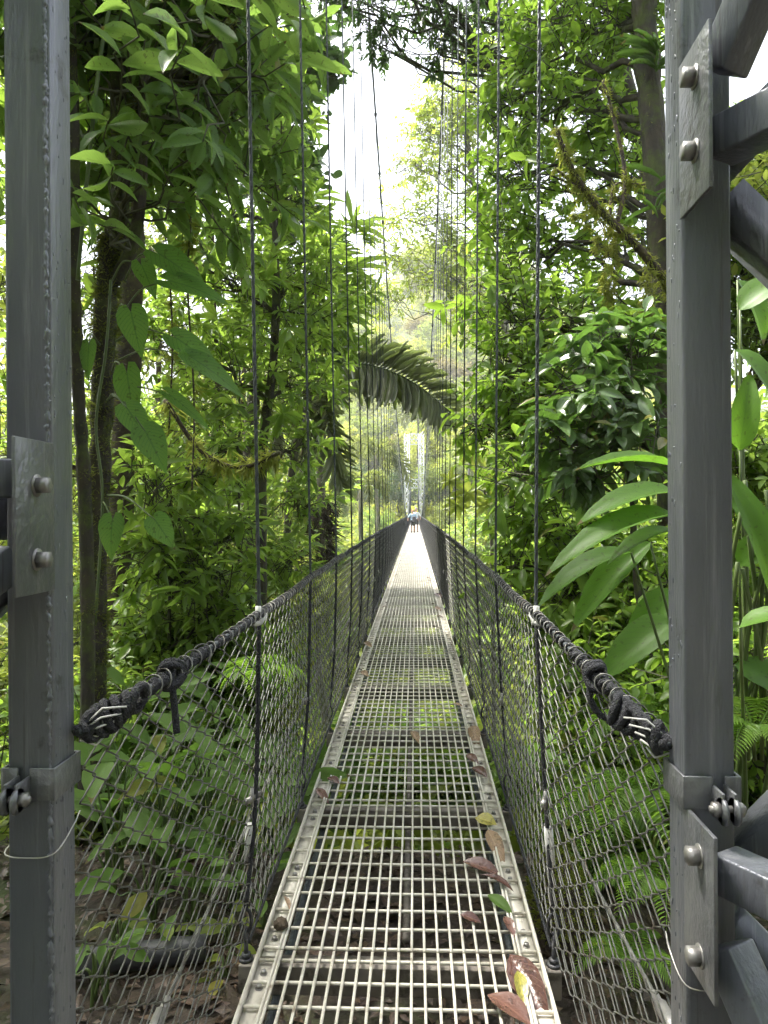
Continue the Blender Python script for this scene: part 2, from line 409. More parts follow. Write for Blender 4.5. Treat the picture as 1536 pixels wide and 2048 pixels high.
def leaf_obj(name, kind, mat, parent, pos, dr, up, L, W):
    """one leaf as an object of its own (shared mesh)"""
    key = (kind, mat.name, round(W / L, 2))
    if key not in LEAF_ME:
        V, Fc, UV = T[kind]; mb = MB()
        v = V.copy(); v[:, 1] *= round(W / L, 2)
        a = np.zeros((len(v), 3), np.float32); a[:, 1:] = UV
        mb.add(v, Fc, a); LEAF_ME[key] = mb.mesh(name); LEAF_ME[key].materials.append(mat)
    d = Vector(dr).normalized(); s_ = Vector(up).cross(d).normalized(); n_ = d.cross(s_)
    o = bpy.data.objects.new(name, LEAF_ME[key]); col.objects.link(o)
    mw = Matrix((d * L, s_ * L, n_ * L)).transposed().to_4x4(); mw.translation = Vector(pos)
    if parent is not None:
        o.parent = parent; mw = Matrix.Translation(-parent.location) @ mw
    o.matrix_local = mw
    return o


# ------------------------------------------------------------------ foliage generator
def foliage(mb, stems, c, r, ntw, nl, L, ratio, tpl, tl=.35, up_bias=.25, droop=.15, shell=2.2, jit=.5, whorl=False):
    """leafy twigs through an ellipsoid; c centre, r radii"""
    c = np.array(tuple(c)); r = np.array(r)
    d = norm(rng.standard_normal((ntw, 3))); rad = rng.random(ntw) ** (1 / shell)
    lump = 1 + .22 * np.sin(d[:, 0] * 5 + c[0] * 3) * np.cos(d[:, 2] * 6 + c[1]) + .16 * rng.standard_normal(ntw)
    off = d * (rad * lump)[:, None]; b = c + off * r
    t = norm(off * .8 + np.array([0, 0, up_bias]) + .55 * rng.standard_normal((ntw, 3)))
    ln = tl * (.6 + .8 * rng.random(ntw))
    e = b + t * ln[:, None]
    # stems
    if stems is not None:
        s1 = norm(np.cross(t, np.array([.3, .5, .8]))); s2 = np.cross(t, s1)
        w = .004 + .012 * tl
        ring = [s1, -.5 * s1 + .87 * s2, -.5 * s1 - .87 * s2]
        b0 = b - t * ln[:, None] * .8
        v = np.stack([b0 + q * w for q in ring] + [e + q * w * .4 for q in ring], 1)
        f = np.array([(0, 1, 4), (0, 4, 3), (1, 2, 5), (1, 5, 4), (2, 0, 3), (2, 3, 5)])
        stems.add(v.reshape(-1, 3), (f[None] + (np.arange(ntw) * 6)[:, None, None]).reshape(-1, 3))
    # leaves
    k = np.arange(nl)
    along = (np.full(nl, .93) + .07 * rng.random(nl)) if whorl else (.15 + .85 * (k + .5) / nl)
    pos = b[:, None, :] + t[:, None, :] * (ln[:, None] * along[None])[:, :, None]
    ang = k * 2.4 + rng.random(ntw)[:, None] * 6.28
    s1 = norm(np.cross(t, np.array([0.03, .02, 1.0]))); s2 = np.cross(s1, t)
    rd = s1[:, None, :] * np.cos(ang)[:, :, None] + s2[:, None, :] * np.sin(ang)[:, :, None] * .55
    fw = .45 if whorl else .55
    dr = t[:, None, :] * fw + rd * .9 + np.array([0, 0, -droop]) + .18 * rng.standard_normal((ntw, nl, 3))
    up = np.array([0, 0, 1.0]) + .35 * t[:, None, :] + jit * rng.standard_normal((ntw, nl, 3))
    n = ntw * nl
    LL = L * (.55 + .65 * rng.random(n))
    rnd = (rng.random(ntw)[:, None] * .5 + rng.random((ntw, nl)) * .5).ravel()
    mb.add(*place(T[tpl], pos.reshape(-1, 3), dr.reshape(-1, 3), up.reshape(-1, 3), LL, LL * ratio * (.85 + .3 * rng.random(n)), rnd))


def wobble(a, b, n=7, amp=.08, sag=0.0):
    a = np.array(tuple(a)); b = np.array(tuple(b)); L = np.linalg.norm(b - a)
    t = np.linspace(0, 1, n)[:, None]
    p = a + (b - a) * t + amp * L * rng.standard_normal((n, 3)) * np.sin(np.pi * t) * .5
    p[:, 2] += sag * L * np.sin(np.pi * t[:, 0])
    return p


def moss_fuzz(mb, pts, rad, n, length=.03, hang=0.0):
    """short moss strands along a polyline"""
    p = np.asarray(pts); m = len(p) - 1
    nc = max(3, n // 45); cs_ = rng.random(nc) * m                         # moss grows in clumps with bare bark between
    ci = rng.integers(0, nc, n); w = np.where(rng.random(n) < .72, np.clip(cs_[ci] + .16 * rng.standard_normal(n), 0, m - .001), rng.random(n) * (m - .001))
    seg = w.astype(int); u = (w - seg)[:, None]
    q = p[seg] * (1 - u) + p[seg + 1] * u
    t = norm(p[seg + 1] - p[seg]); ca = norm(rng.standard_normal((nc, 3)))
    o = .8 * ca[ci] + rng.standard_normal((n, 3)) * .7; o -= t * np.sum(o * t, 1)[:, None]; o = norm(o)
    r = np.asarray(rad)[seg] if not np.isscalar(rad) else np.full(n, rad)
    pos = q + o * r[:, None] * .95
    dr = o + np.array([0, 0, -hang]) + .45 * rng.standard_normal((n, 3))
    L = length * (.3 + rng.random(n) * (1 + 2 * hang)) * (.5 + 1.0 * rng.random(nc))[ci]
    mb.add(*place(T['simple'], pos, dr, rng.standard_normal((n, 3)), L, np.minimum(L * .16, .009), rng.random(n)))


NT = [0]


def tree(name, label, cat, trunk, r0, r1, blobs, leaf, mat, bark='bark', group=None, limbs=3, stems_mat='twig', moss=0, moss_len=.03, sides=9, extra=None):
    """trunk: list of points from the ground up; blobs: (centre, radii, twigs); leaf: dict for foliage()"""
    base = Vector(tuple(trunk[0]))
    root = thing(name, label, cat, base, group)
    pts = cr(trunk, 6); n = len(pts)
    rr = r0 + (r1 - r0) * np.linspace(0, 1, n) ** .8
    rr = rr * (1 + .08 * rng.standard_normal(n)); rr[0] *= 1.25
    tb = MB().tube(pts, rr, sides)
    cb = MB(); sb = MB()
    for c, r, ntw in blobs:
        c = np.array(tuple(c))
        # limb leaves the trunk below the blob
        z = pts[:, 2]; cost = np.abs(z - (c[2] - .9 * np.hypot(*(pts[:, :2] - c[:2]).T) * .6)); i = int(np.argmin(cost)); i = max(n // 4, i)
        lp = wobble(pts[i], c, 8, .10, .06); lr = np.linspace(min(rr[i] * .7, .02 + .035 * max(r)), .010 + .004 * max(r), 8)
        tb.tube(lp, lr, 6)
        if moss: moss_fuzz(cb if False else MB_MOSS, lp, lr, int(moss * .15), moss_len) if False else None
        for _ in range(limbs):
            d = norm(rng.standard_normal(3) + np.array([0, 0, .3])); e = c + d * np.array(r) * (.6 + .35 * rng.random())
            j = rng.integers(3, 8); q = wobble(lp[j], e, 6, .12, .03)
            sb.tube(q, np.linspace(lr[j] * .65, .005, 6), 5)
        foliage(cb, sb, c, r, int(ntw * .72), **leaf)
        foliage(cb, sb, c, r, int(ntw * .13) + 1, **{**leaf, 'L': leaf['L'] * 1.6, 'ratio': leaf['ratio'] * .85})
        foliage(cb, sb, c, r, int(ntw * .30) + 1, **{**leaf, 'L': leaf['L'] * .62, 'tl': leaf.get('tl', .35) * 1.2})
    fresh(tb.build('trunk', M[bark]), root, base)
    fresh(sb.build('branches', M[stems_mat]), root, base)['kind'] = 'stuff'
    co = fresh(cb.build('crown', mat), root, base); co['kind'] = 'stuff'
    if moss:
        mo = MB(); moss_fuzz(mo, pts, rr, moss, moss_len)
        fresh(mo.build('moss', M['moss_dark']), root, base)['kind'] = 'stuff'
    return root


def copy_thing(root, loc, rz, s, label=None):
    c = root.copy(); col.objects.link(c); c.location = loc; c.rotation_euler = (0, 0, rz); c.scale = (s, s, s * random.uniform(.9, 1.12))
    if label: c['label'] = label
    for ch in list(root.children):
        d = ch.copy(); col.objects.link(d); d.parent = c
    return c


# ================================================================== TERRAIN
CX = -0.068                                   # bridge centre line
SPAN0, SPAN1 = 1.5, 108.5


def sstep(a, b, x):
    t = np.clip((x - a) / (b - a), 0, 1); return t * t * (3 - 2 * t)


def terr(x, y):
    x = np.asarray(x, float); y = np.asarray(y, float)
    z = np.full(np.broadcast(x, y).shape, -.42)
    z = z - 1.7 * sstep(4.1, 6.8, y) - 13.3 * sstep(4.3, 42, y + 0.10 * np.abs(x)) + 14.6 * sstep(68, 112, y)
    gx = .40 + .60 * np.exp(-((x - 12) / 62.0) ** 2)
    z = z + 108 * sstep(112, 330, y) * gx
    z = z + 9 * sstep(6, 45, np.abs(x)) * (1 - sstep(110, 160, y))
    z = z + .55 * sstep(.9, 2.6, x - .25) * (1 - sstep(5, 9, y))      # bank on the right at the bridge head
    z = z + .25 * sstep(1.6, 4.0, -x) * (1 - sstep(5, 9, y))
    w = .06 + .7 * sstep(6, 20, y)
    z = z + w * (np.sin(x * .9 + y * .35) * .5 + np.sin(x * .31 - y * .7 + 1) * .6 + np.sin(x * 2.3 + 1.7 * y) * .22)
    return z


gx = np.concatenate([-np.geomspace(460, 4, 46), np.linspace(-3.8, 3.8, 60), np.geomspace(4, 460, 46)])
gy = np.concatenate([np.linspace(-60, -1, 14), np.linspace(-.5, 9, 80), np.geomspace(9.3, 520, 110)])
X, Y = np.meshgrid(gx, gy)
Z = terr(X, Y) + np.where((Y < 9) & (np.abs(X) < 4), .018, .0) * rng.standard_normal(X.shape)
nx = len(gx); i = np.arange(len(gy) - 1)[:, None] * nx + np.arange(nx - 1)[None]
ff = np.concatenate([np.stack([i, i + 1, i + nx + 1], -1).reshape(-1, 3), np.stack([i, i + nx + 1, i + nx], -1).reshape(-1, 3)])
ground = MB().add(np.stack([X, Y, Z], -1), ff).build('ground', M['ground']); tag(ground, kind='structure')

# ================================================================== BRIDGE
BAY = 1.3; Y0 = 2.62


def deck_z(y): return .085 * (1 - math.exp(-max(0, y - 2.0) / 2.5)) * 1.0
def rail_z(y): return 1.205 + .07 * (1 - math.exp(-max(0, y - 2.0) / 3.0))
def cable_z(y): return 1.22 + .00418 * (y - 55) ** 2
def cable_x(y): return .50 + .13 * ((y - 55) / 53.0) ** 2


bridge = thing('suspension_bridge', 'long narrow hanging footbridge with cream grating deck and chain link sides', 'bridge', (CX, SPAN0, 0))
BO = Vector((CX, SPAN0, 0))
HALF = .5


def bpart(mb, name, mat, parent=None, smooth=True, kind=None):
    o = mb.build(name, mat, None, None, smooth)
    if parent is None: fresh(o, bridge, BO)
    else: o.parent = parent
    if kind: o['kind'] = kind
    return o


# --- deck: one grating panel per bay; local origin at its near edge
nb = int((SPAN1 - 1.3) / BAY)
ys = [Y0 - BAY + BAY * k for k in range(nb + 1)]            # beam positions
XB = np.linspace(-HALF + .085, HALF - .085, 19)
PL = BAY - .012
CB = [(.03 + (PL - .06) * (j / 10.0)) for j in range(11)]


def side_rail(sx):
    mb = MB(); x = sx * HALF
    mb.box((x - sx * .004, PL / 2, -.012), (.008, PL, .05)); mb.box((x - sx * .072, PL / 2, -.014), (.008, PL, .04))
    mb.box((x - sx * .038, PL / 2, -.026), (.058, PL, .006))
    return mb




me_rail = [side_rail(s).mesh('side_rail', False) for s in (-1, 1)]
me_rbolt = MB().hexbolt((0, 0, -.022), (0, 0, 1), .010, .010).mesh('bolt')
me_cross = MB().rod((-HALF + .01, 0, -.010), (HALF - .01, 0, -.010), .0064, 8).mesh('cross_rod')
me_long = MB().box((0, PL / 2, 0), (.0088, PL, .011)).mesh('bearing_bar', False)
lowm = MB()
for xx in XB: lowm.box((xx, PL / 2, 0), (.0088, PL, .011))
for yy in CB: lowm.tube([(-HALF + .01, yy, -.010), (HALF - .01, yy, -.010)], .0058, 6, False)
me_panel = lowm.mesh('grating', False)
for m_ in (*me_rail, me_cross, me_long, me_panel): m_.materials.append(M['grate'])
me_rbolt.materials.append(M['steel_low'])

for k in range(nb):
    ya = ys[k]; za, zb = deck_z(ya), deck_z(ya + BAY)
    p = bpy.data.objects.new('grating_panel', None if k < 6 else me_panel); col.objects.link(p)
    p.parent = bridge; p.location = Vector((CX, ya + .006, za)) - BO
    p.rotation_euler = (math.atan2(zb - za, BAY), 0, 0)
    for s in (0, 1):
        link('side_rail', me_rail[s], None, p)
        if k < 5:
            for yy in (.09, .16, .55, .62, 1.12, 1.2): link('bolt', me_rbolt, None, p, ((2 * s - 1) * (HALF - .038), yy + random.uniform(-.01, .01), 0))
    if k < 6:
        for xx in XB:
            o = link('bearing_bar', me_long, None, p); o.location = (xx + random.uniform(-.0012, .0012), 0, random.uniform(-.0006, .0006))
        for yy in CB:
            o = link('cross_rod', me_cross, None, p); o.location = (0, yy + random.uniform(-.004, .004), 0); o.rotation_euler = (0, 0, random.uniform(-.004, .004))
    else:
        p['kind'] = 'stuff'

# --- cross beams with eye bolts
bm_ = MB(); bm_.box((0, 0, -.085), (1.13, .075, .10), None, .004); me_beam = bm_.mesh('cross_beam', False); me_beam.materials.append(M['crossbeam'])
eb = MB()
eb.tube([(0, 0, -.035), (0, 0, -.026)], .026, 12); eb.tube([(0, 0, -.026), (0, 0, -.010)], .017, 6)
eb.rod((0, 0, -.03), (0, 0, .035), .008)
eb.tube([(0, .018 * math.sin(a), .055 + .022 * math.cos(a)) for a in np.linspace(0, 2 * math.pi, 14)], .006, 6)
eb.tube([(.02 * math.sin(a), .0, .105 + .042 * math.cos(a)) for a in np.linspace(-2.7, 2.7, 14)], .006, 6)
me_eye = eb.mesh('eye_bolt'); me_eye.materials.append(M['eye'])
for k, yb in enumerate(ys):
    o = link('cross_beam', me_beam, None, bridge); o.location = Vector((CX, yb, deck_z(yb))) - BO
    if k < 16:
        for s in (-1, 1): link('eye_bolt', me_eye, None, o, (s * .545, 0, 0))
pipe = MB().tube([(CX + .02, 3.0, -.16), (CX + .02, 12, -.16), (CX + .02, 40, -.12)], .016, 8); bpart(pipe, 'under_deck_pipe', M['crossbeam'])
# two stringers seen edge-on under the side rails
for s in (-1, 1):
    bpart(MB().tube([(CX + s * .43, y, deck_z(y) - .155) for y in np.linspace(ys[0], ys[-1], 40)], .018, 6), 'deck_cable', M['cable'])

# --- hangers
def twisted(pts, r, n):
    """seven-wire look: a core tube plus two helical strands"""
    mb = MB(); mb.tube(pts, r * .72, 6)
    p = np.asarray(pts); a, b = p[0], p[-1]; L = np.linalg.norm(b - a)
    t = norm(b - a); u = norm(np.cross(t, np.array([.2, .9, .1]))); w = np.cross(t, u)
    for ph in (0, 2.09, 4.19):
        q = np.linspace(0, 1, n); th = ph + q * L / (r * 9) * 2 * np.pi / 2
        mb.tube(a + (b - a) * q[:, None] + r * .34 * (np.cos(th)[:, None] * u + np.sin(th)[:, None] * w), r * .55, 5, False)
    return mb


for k, yb in enumerate(ys[1:], 1):
    zc = cable_z(yb); zr = rail_z(yb); zd = deck_z(yb)
    for s in (-1, 1):
        top = np.array((CX + s * cable_x(yb), yb, zc)); mid = np.array((CX + s * .490, yb, zr)); bot = np.array((CX + s * .545, yb, zd + .145))
        if zc - zr > .08:
            if k <= 3: h = twisted([mid, top], .0078, 900 if k < 2 else 700)
            else: h = MB().tube([mid, top], .0068 if k < 30 else .008, 6)
            hg = bpart(h, 'hanger_cable', M['cable'])
            if k < 26:
                cl = MB().ball((top[0], top[1], top[2]), .03, .03, .05, 8); o = cl.build('cable_clamp', M['eye']); o.parent = hg
        lo = MB(); q = np.array((CX + s * .515, yb, (zr + zd) / 2 - .05))
        lo.tube(cr([mid, q + np.array((.006, .01, 0)), bot], 8), .0085, 6)
        lw = bpart(lo, 'lower_hanger', M['rope'])
        if k <= 8:
            c2 = MB().beam((q[0] - .012, yb - .05, q[2]), (q[0] + .012, yb + .05, q[2] - .01), .014, .018); c2.rod((q[0], yb - .02, q[2] - .03), (q[0], yb - .02, q[2] + .035), .006)
            o = c2.build('wire_clip', M['steel_low']); o.parent = lw
        if k == 1:                                   # pale sleeve near the foot of the first hanger
            slv = MB().tube([bot + np.array((s * -.015, .01, .30)), bot + np.array((s * -.005, .02, .17))], .016, 8); o = slv.build('pale_sleeve', M['plastic']); o.parent = lw

# --- main cables
for s in (-1, 1):
    pts = [(CX + s * cable_x(y), y, cable_z(y)) for y in np.linspace(SPAN0, SPAN1, 90)]
    bpart(MB().tube(pts, .0165, 8), 'main_cable', M['cable'])

# --- hand rails: steel cable with black rope wound round it; they flare out to the tower posts
PITCH_H = .054
PX = {-1: P(160, 1462, 1.58).x, 1: P(1336, 1484, 1.58).x}
rails = {}
for s in (-1, 1):
    start = np.array((PX[s] , 1.575, 1.105 if s < 0 else 1.085))
    h1 = np.array((CX + s * .490, Y0, rail_z(Y0)))
    near = cr([start, start * .55 + h1 * .45 + np.array((0, 0, -.004)), h1, (CX + s * .49, Y0 + BAY, rail_z(Y0 + BAY))], 16)[:33]
    far = np.array([(CX + s * .49, y, rail_z(y) - .012 * math.sin(math.pi * ((y - Y0) % BAY) / BAY)) for y in np.arange(Y0, SPAN1, BAY / 4)])
    path = np.concatenate([near[:-1], far]); rails[s] = near
    rail = bpart(MB().tube(path, .0085, 8), 'handrail_cable', M['cable'])
    # rope winding, full helix for the first bays
    wd = MB(); d = np.concatenate([[0], np.cumsum(np.linalg.norm(np.diff(path, axis=0), axis=1))])
    for a, b, rr, pitch, off in ((0, .62, .0100, .046, .010), (0, .62, .008, .062, .013), (.58, 9.0, .0055, .036, .011), (9.0, 26, .006, .05, .011)):
        n = int((b - a) / pitch * 9); q = np.linspace(a, b, n)
        c = np.stack([np.interp(q, d, path[:, j]) for j in range(3)], 1); th = q / pitch * 2 * np.pi + (2 if rr == .010 else 0)
        wd.tube(c + off * np.stack([np.cos(th), 0 * th, np.sin(th)], 1), rr, 6 if b < 10 else 4)
    w_o = wd.build('rope_winding', M['rope']); w_o.parent = rail
    # knots and loose rope tail
    kp = P(372, 1345, 1.98) if s < 0 else P(1222, 1382, 2.02)
    ti = int(np.argmin(np.linalg.norm(near - np.array(kp), axis=1))); kc = near[ti]
    kn = MB()
    for th0, rr in ((0, .024), (1.1, .028), (2.2, .024)):
        a = np.linspace(0, 2 * np.pi, 18)
        kn.tube(kc + np.stack([rr * np.cos(a), .02 * np.sin(a + th0) + .014 * np.cos(2 * a), rr * 1.25 * np.sin(a)], 1), .0105, 7)
    tail = [kc + np.array((0, -.01, .01)), kc + np.array((.012, -.025, -.04)), kc + np.array((.016, -.02, -.10)), kc + np.array((.02, -.018, -.155))] if s < 0 else \
           [kc, kc + np.array((-.02, -.01, -.05)), kc + np.array((.005, -.02, -.10)), kc + np.array((.06, -.03, -.115))]
    kn.tube(cr(tail, 6), .0095, 7)
    k_o = kn.build('rope_knot', M['rope']); k_o.parent = rail
    # clump of rope and bare strands where it meets the post
    st = MB(); c0 = near[2]
    for q in range(7):
        a = np.linspace(0, 2 * np.pi, 14); ph = q * .9
        st.tube(c0 + np.array((-s * (.004 + .011 * q), .016 * q - .02, .006 * q)) + np.stack([.012 * np.cos(a + ph), .018 * np.cos(a), .030 * np.sin(a)], 1), .0105, 6)
    o = st.build('rope_wrap', M['rope']); o.parent = rail
    sw = MB()
    for q in range(5):
        e = c0 + np.array((-s * (.02 + .012 * q), .01, -.03 + .016 * q)); sw.tube([c0 + np.array((s * .02, -.03, -.03 + .006 * q)), (c0 + e) / 2 + np.array((0, -.02 - .006 * q, -.03 + .014 * q)), e], .0024, 5)
    o = sw.build('loose_strands', M['plastic']); o.parent = rail
    hk = MB()                                        # hooked ends of the mesh wires over the rope
    for q in np.arange(.05, 4.2, PITCH_H):
        c = np.array([np.interp(q, d, path[:, j]) for j in range(3)]); rr_ = .026 if q < .6 else .017; a = np.linspace(-.9, 4.3, 12)
        c = c + np.array((0, random.uniform(-.008, .008), 0)); tw_ = random.uniform(-.35, .35)
        hk.tube(c + np.stack([rr_ * np.cos(a), .012 * np.sin(a + tw_) + tw_ * .02 * np.cos(a), rr_ * np.sin(a)], 1), .0023, 5)
    o = hk.build('wire_hooks', M['wire']); o.parent = rail; o['kind'] = 'stuff'
    # white sleeve at the first hanger
    sl = MB().tube(cr([h1 + np.array((s * .012, -.06, -.022)), h1 + np.array((0, 0, -.028)), h1 + np.array((-s * .004, .07, -.012))], 5), .0125, 8)
    sl.tube([h1 + np.array((.0, -.012, -.03)), h1 + np.array((0, -.012, .03))], .011, 7)
    o = sl.build('cable_sleeve', M['plastic']); o.parent = rail
    bpart(MB().tube([(CX + s * .535, y, deck_z(y) + .03) for y in np.linspace(Y0, SPAN1, 60)], .006, 5), 'toe_cable', M['rope'])

# --- chain link: woven zigzag wires
PITCH, STEP = .047, .038


def chain(map_fn, length, height, sides, bends):
    """zigzag wires over u in [0,length], v in [0,height]; map_fn(u, v, out) -> xyz"""
    mb = MB(); nc = int(round(length / PITCH)); ns = int(height / STEP)
    for c in range(nc):
        us, vs_, os_ = [], [], []
        ub = (c + .5) * length / nc; jx = rng.standard_normal(ns + 1) * .0016
        for k in range(ns + 1):
            sg = 1 if (k + c) % 2 else -1
            hw = length / nc * .5 + .0035
            if bends and 0 < k < ns:
                for dv, du in ((-.0055, .76), (0, 1.0), (.0055, .76)):
                    us.append(ub + sg * hw * du + jx[k]); vs_.append(k * STEP + dv); os_.append(.003 * (1 if dv > 0 else -1 if dv < 0 else 0) * (1 if (k % 2) else -1) )
            else:
                us.append(ub + sg * hw + jx[k]); vs_.append(k * STEP); os_.append(0)
        mb.tube([map_fn(a, b, c_) for a, b, c_ in zip(us, vs_, os_)], .0022 if bends else .0031, sides, False)
    return mb


for s in (-1, 1):
    def fm(u, v, o, s=s):
        t = v / 1.19
        return (s * (.545 - .052 * t) + s * o, u, .03 + v)
    me_hi = chain(fm, BAY, 1.19, 5, True).mesh('chain_link'); me_hi.materials.append(M['wire'])
    me_lo = chain(fm, BAY, 1.19, 3, False).mesh('chain_link'); me_lo.materials.append(M['wire_far'])
    for k in range(1, nb):
        o = link('chain_link_panel', me_hi if k < 7 else me_lo, None, bridge)
        o.location = Vector((CX, ys[k], deck_z(ys[k]))) - BO
        o['kind'] = 'stuff'
    # first bay: flares from the first hanger to the tower post
    near = rails[s]; xs0 = PX[s] + s * .03
    ya, yb = 1.60, Y0

    def fn(u, v, o, s=s, near=near):
        f = 1 - u / (yb - ya + .06)                              # 1 at post
        y = yb - (yb - ya) * min(1, u / (yb - ya))
        top = np.array([np.interp(-y, -near[::-1, 1], near[::-1, j]) if False else np.interp(y, near[:, 1], near[:, j]) for j in range(3)])
        w = (yb - y) / (yb - ya)
        xb = (CX + s * .545) * (1 - w) + (PX[s] + s * .045) * w
        zb = deck_z(yb) + .03 - .25 * w
        t = v / 1.30
        x = xb + (top[0] - xb) * t + s * o
        return (x + s * .018 * math.sin(t * 3.1) * w, y, zb + (top[2] - zb) * t)
    o = chain(fn, yb - ya, 1.30, 6, True).build('chain_link_panel', M['wire']); fresh(o, bridge, BO); o['kind'] = 'stuff'
    # diagonal stay cable with a turnbuckle outside the mesh
    a = P(318, 2035, 2.05) if s < 0 else P(1326, 2020, 2.0); b = Vector((CX + s * .60, 9.12, .06))
    if s < 0: b = Vector((CX - .60, 6.52, .62))
    stc = twisted([np.array(a), np.array(b)], .0075, 500); so = bpart(stc, 'stay_cable', M['wire'])
    d_ = (b - a).normalized(); t_ = MB().tube([a - d_ * .12, a + d_ * .02], .019, 8); t_.tube([a + d_ * .0, a + d_ * .07], .012, 8); o = t_.build('turnbuckle', M['steel_low']); o.parent = so

# ================================================================== TOWERS
XL, XR = P(104, 1024, 1.5).x, P(1367, 1024, 1.5).x       # inner faces of the posts at the bridge head
PW = .098


def tower(name, label, y0, sgn, xl, xr, mats, near):
    """lattice tower; y0 = face towards the span's outside, sgn = +1 when that face looks at the camera"""
    root = thing(name, label, 'tower', ((xl + xr) / 2, y0, -.45))
    O = root.location.copy()
    st, pl, bo = mats
    K = 1.0 if near else 1.6

    def put(mb, nm, mat, parent=None, smooth=False):
        o = mb.build(nm, mat, None, None, smooth)
        if parent is None: fresh(o, root, O)
        else: o.parent = parent
        return o
    top = 13.0; LEG = .62
    ya = y0; AX, AY = .30, -sgn * .48                       # third post of each triangular leg
    for side, xi in ((-1, xl), (1, xr)):
        xo = xi + side * (PW + LEG)
        xm = xi + side * PW / 2; ym = ya + sgn * PW / 2
        apex = (xm + side * AX, ym + AY)
        for nm, x_, y_ in (('inner', xm, ym), ('outer', xo + side * PW / 2, ym), ('apex', *apex)):
            mb = MB(); mb.box((x_, y_, (top - .45) / 2), (PW * K, PW * K, top + .45), None, .007 if near else 0)
            put(mb, 'post', st)
            if nm == 'inner' and near:
                if side < 0:
                    wb = MB(); xe = xi + side * .008; n = 900
                    zz = np.linspace(-.4, 4.2, n); rr = .0042 * (1 + .45 * rng.standard_normal(n).clip(-1.2, 1.6))
                    wb.tube(np.stack([np.full(n, xe) + .0012 * rng.standard_normal(n), np.full(n, ya - .001), zz], 1), rr, 5)
                    put(wb, 'weld_bead', st, None, True)
                dr = MB()                                                 # paint drips and blobs on the inner face
                for _ in range(150): dr.ball((xi - side * .0003, ya + random.uniform(.012, .088), random.uniform(-.2, 3.4)), .0014, random.uniform(.001, .003), random.uniform(.002, .009), 6)
                put(dr, 'paint_drips', st, None, True)['kind'] = 'stuff'
        base = 1.575 if side < 0 else 2.315
        for kn in range(-2, 8):
            z = base + 1.48 * kn
            if z < -.3 or z > top - .3: continue
            if near:
                g = MB(); g.box((xi + side * .003, ya - .066, z), (.008, .15, .305), None, .0015)
                gp = put(g, 'gusset_plate', pl)
                if .4 < z < 2.6:
                    for dz in ((.062, -.085) if side < 0 else (.085, -.055) if z > 2 else (.09, -.10)):
                        b = MB().hexbolt((xi - side * .001, ya - .075 + (.012 if side < 0 else -.0), z + dz), (-side, .0, .0), .0175, .021); put(b, 'bolt', bo, gp)
                w = MB(); n = 60
                w.tube(np.stack([np.full(n, xi + side * .006), np.full(n, ya - .004), np.linspace(z - .15, z + .15, n)], 1), .004 * (1 + .4 * rng.standard_normal(n).clip(-1, 1.5)), 5); o = w.build('weld_seam', pl); o.parent = gp
            sx = xi + side * .050; sy = ya - sgn * .062
            dxy = Vector((apex[0] - xm, apex[1] - ym, 0)); Lp = dxy.length
            bv = .005 if near else 0
            even = kn % 2 == 0
            if side > 0: zh = z - .035 if even else z + .06
            else: zh = z + .075
            en = Vector((sx, sy, zh)) + dxy * .80
            put(MB().beam((sx, sy, zh), en, .074, .076, (0, 0, 1), bv), 'horizontal_brace', st)
            up = (1 if even else -1) if side > 0 else -1
            za = z + (.10 if up > 0 else -.085)
            en = Vector((sx + side * .004, sy, za)) + dxy * .80 + Vector((0, 0, up * Lp * (1.25 if side > 0 else .5)))
            put(MB().beam((sx + side * .004, sy, za), en, .072, .072, (0, 0, 1), bv), 'diagonal_brace', st)
            xa_, xc_ = xi + side * PW, xo
            put(MB().beam((xa_, ya + sgn * .06, z - .02), (xc_, ya + sgn * .06, z + .62), .085 * K, .075 * K, (0, 1, 0)), 'diagonal_brace', st)
            put(MB().beam((xa_, ya + sgn * .052, z - .10), (xc_, ya + sgn * .052, z - .72), .085 * K, .075 * K, (0, 1, 0)), 'diagonal_brace', st)
            ox = xo + side * PW / 2
            put(MB().beam((ox - side * .05, ym + AY * .12, z - .3), (apex[0] + side * .03, apex[1] - AY * .12, z + .44), .07, .07, (0, 0, 1)), 'diagonal_brace', st)
    # portal trusses over the walkway
    for zc, h in ((top - .8, 1.5), (5.7, 1.25)):
        if near and zc < 6: zc = 5.7
        for yy in (ya + sgn * PW / 2,):
            for dz in (-h / 2, 0, h / 2):
                put(MB().beam((xl, yy, zc + dz), (xr, yy, zc + dz), .08 * K, .08 * K), 'portal_chord', st)
            n = 4; xs = np.linspace(xl, xr, n + 1)
            for j in range(n):
                up = 1 if j % 2 else -1
                for zz in (zc - h / 2, zc):
                    put(MB().beam((xs[j], yy + .002, zz + (h / 2 if up > 0 else 0)), (xs[j + 1], yy + .002, zz + (0 if up > 0 else h / 2)), .05 * K, .05 * K), 'portal_web', st)
    return root, put


t0, put0 = tower('lattice_tower', 'grey steel lattice tower posts framing the near bridge entrance', 1.5, 1, XL, XR, (M['steel'], M['plate'], M['steel_low']), True)
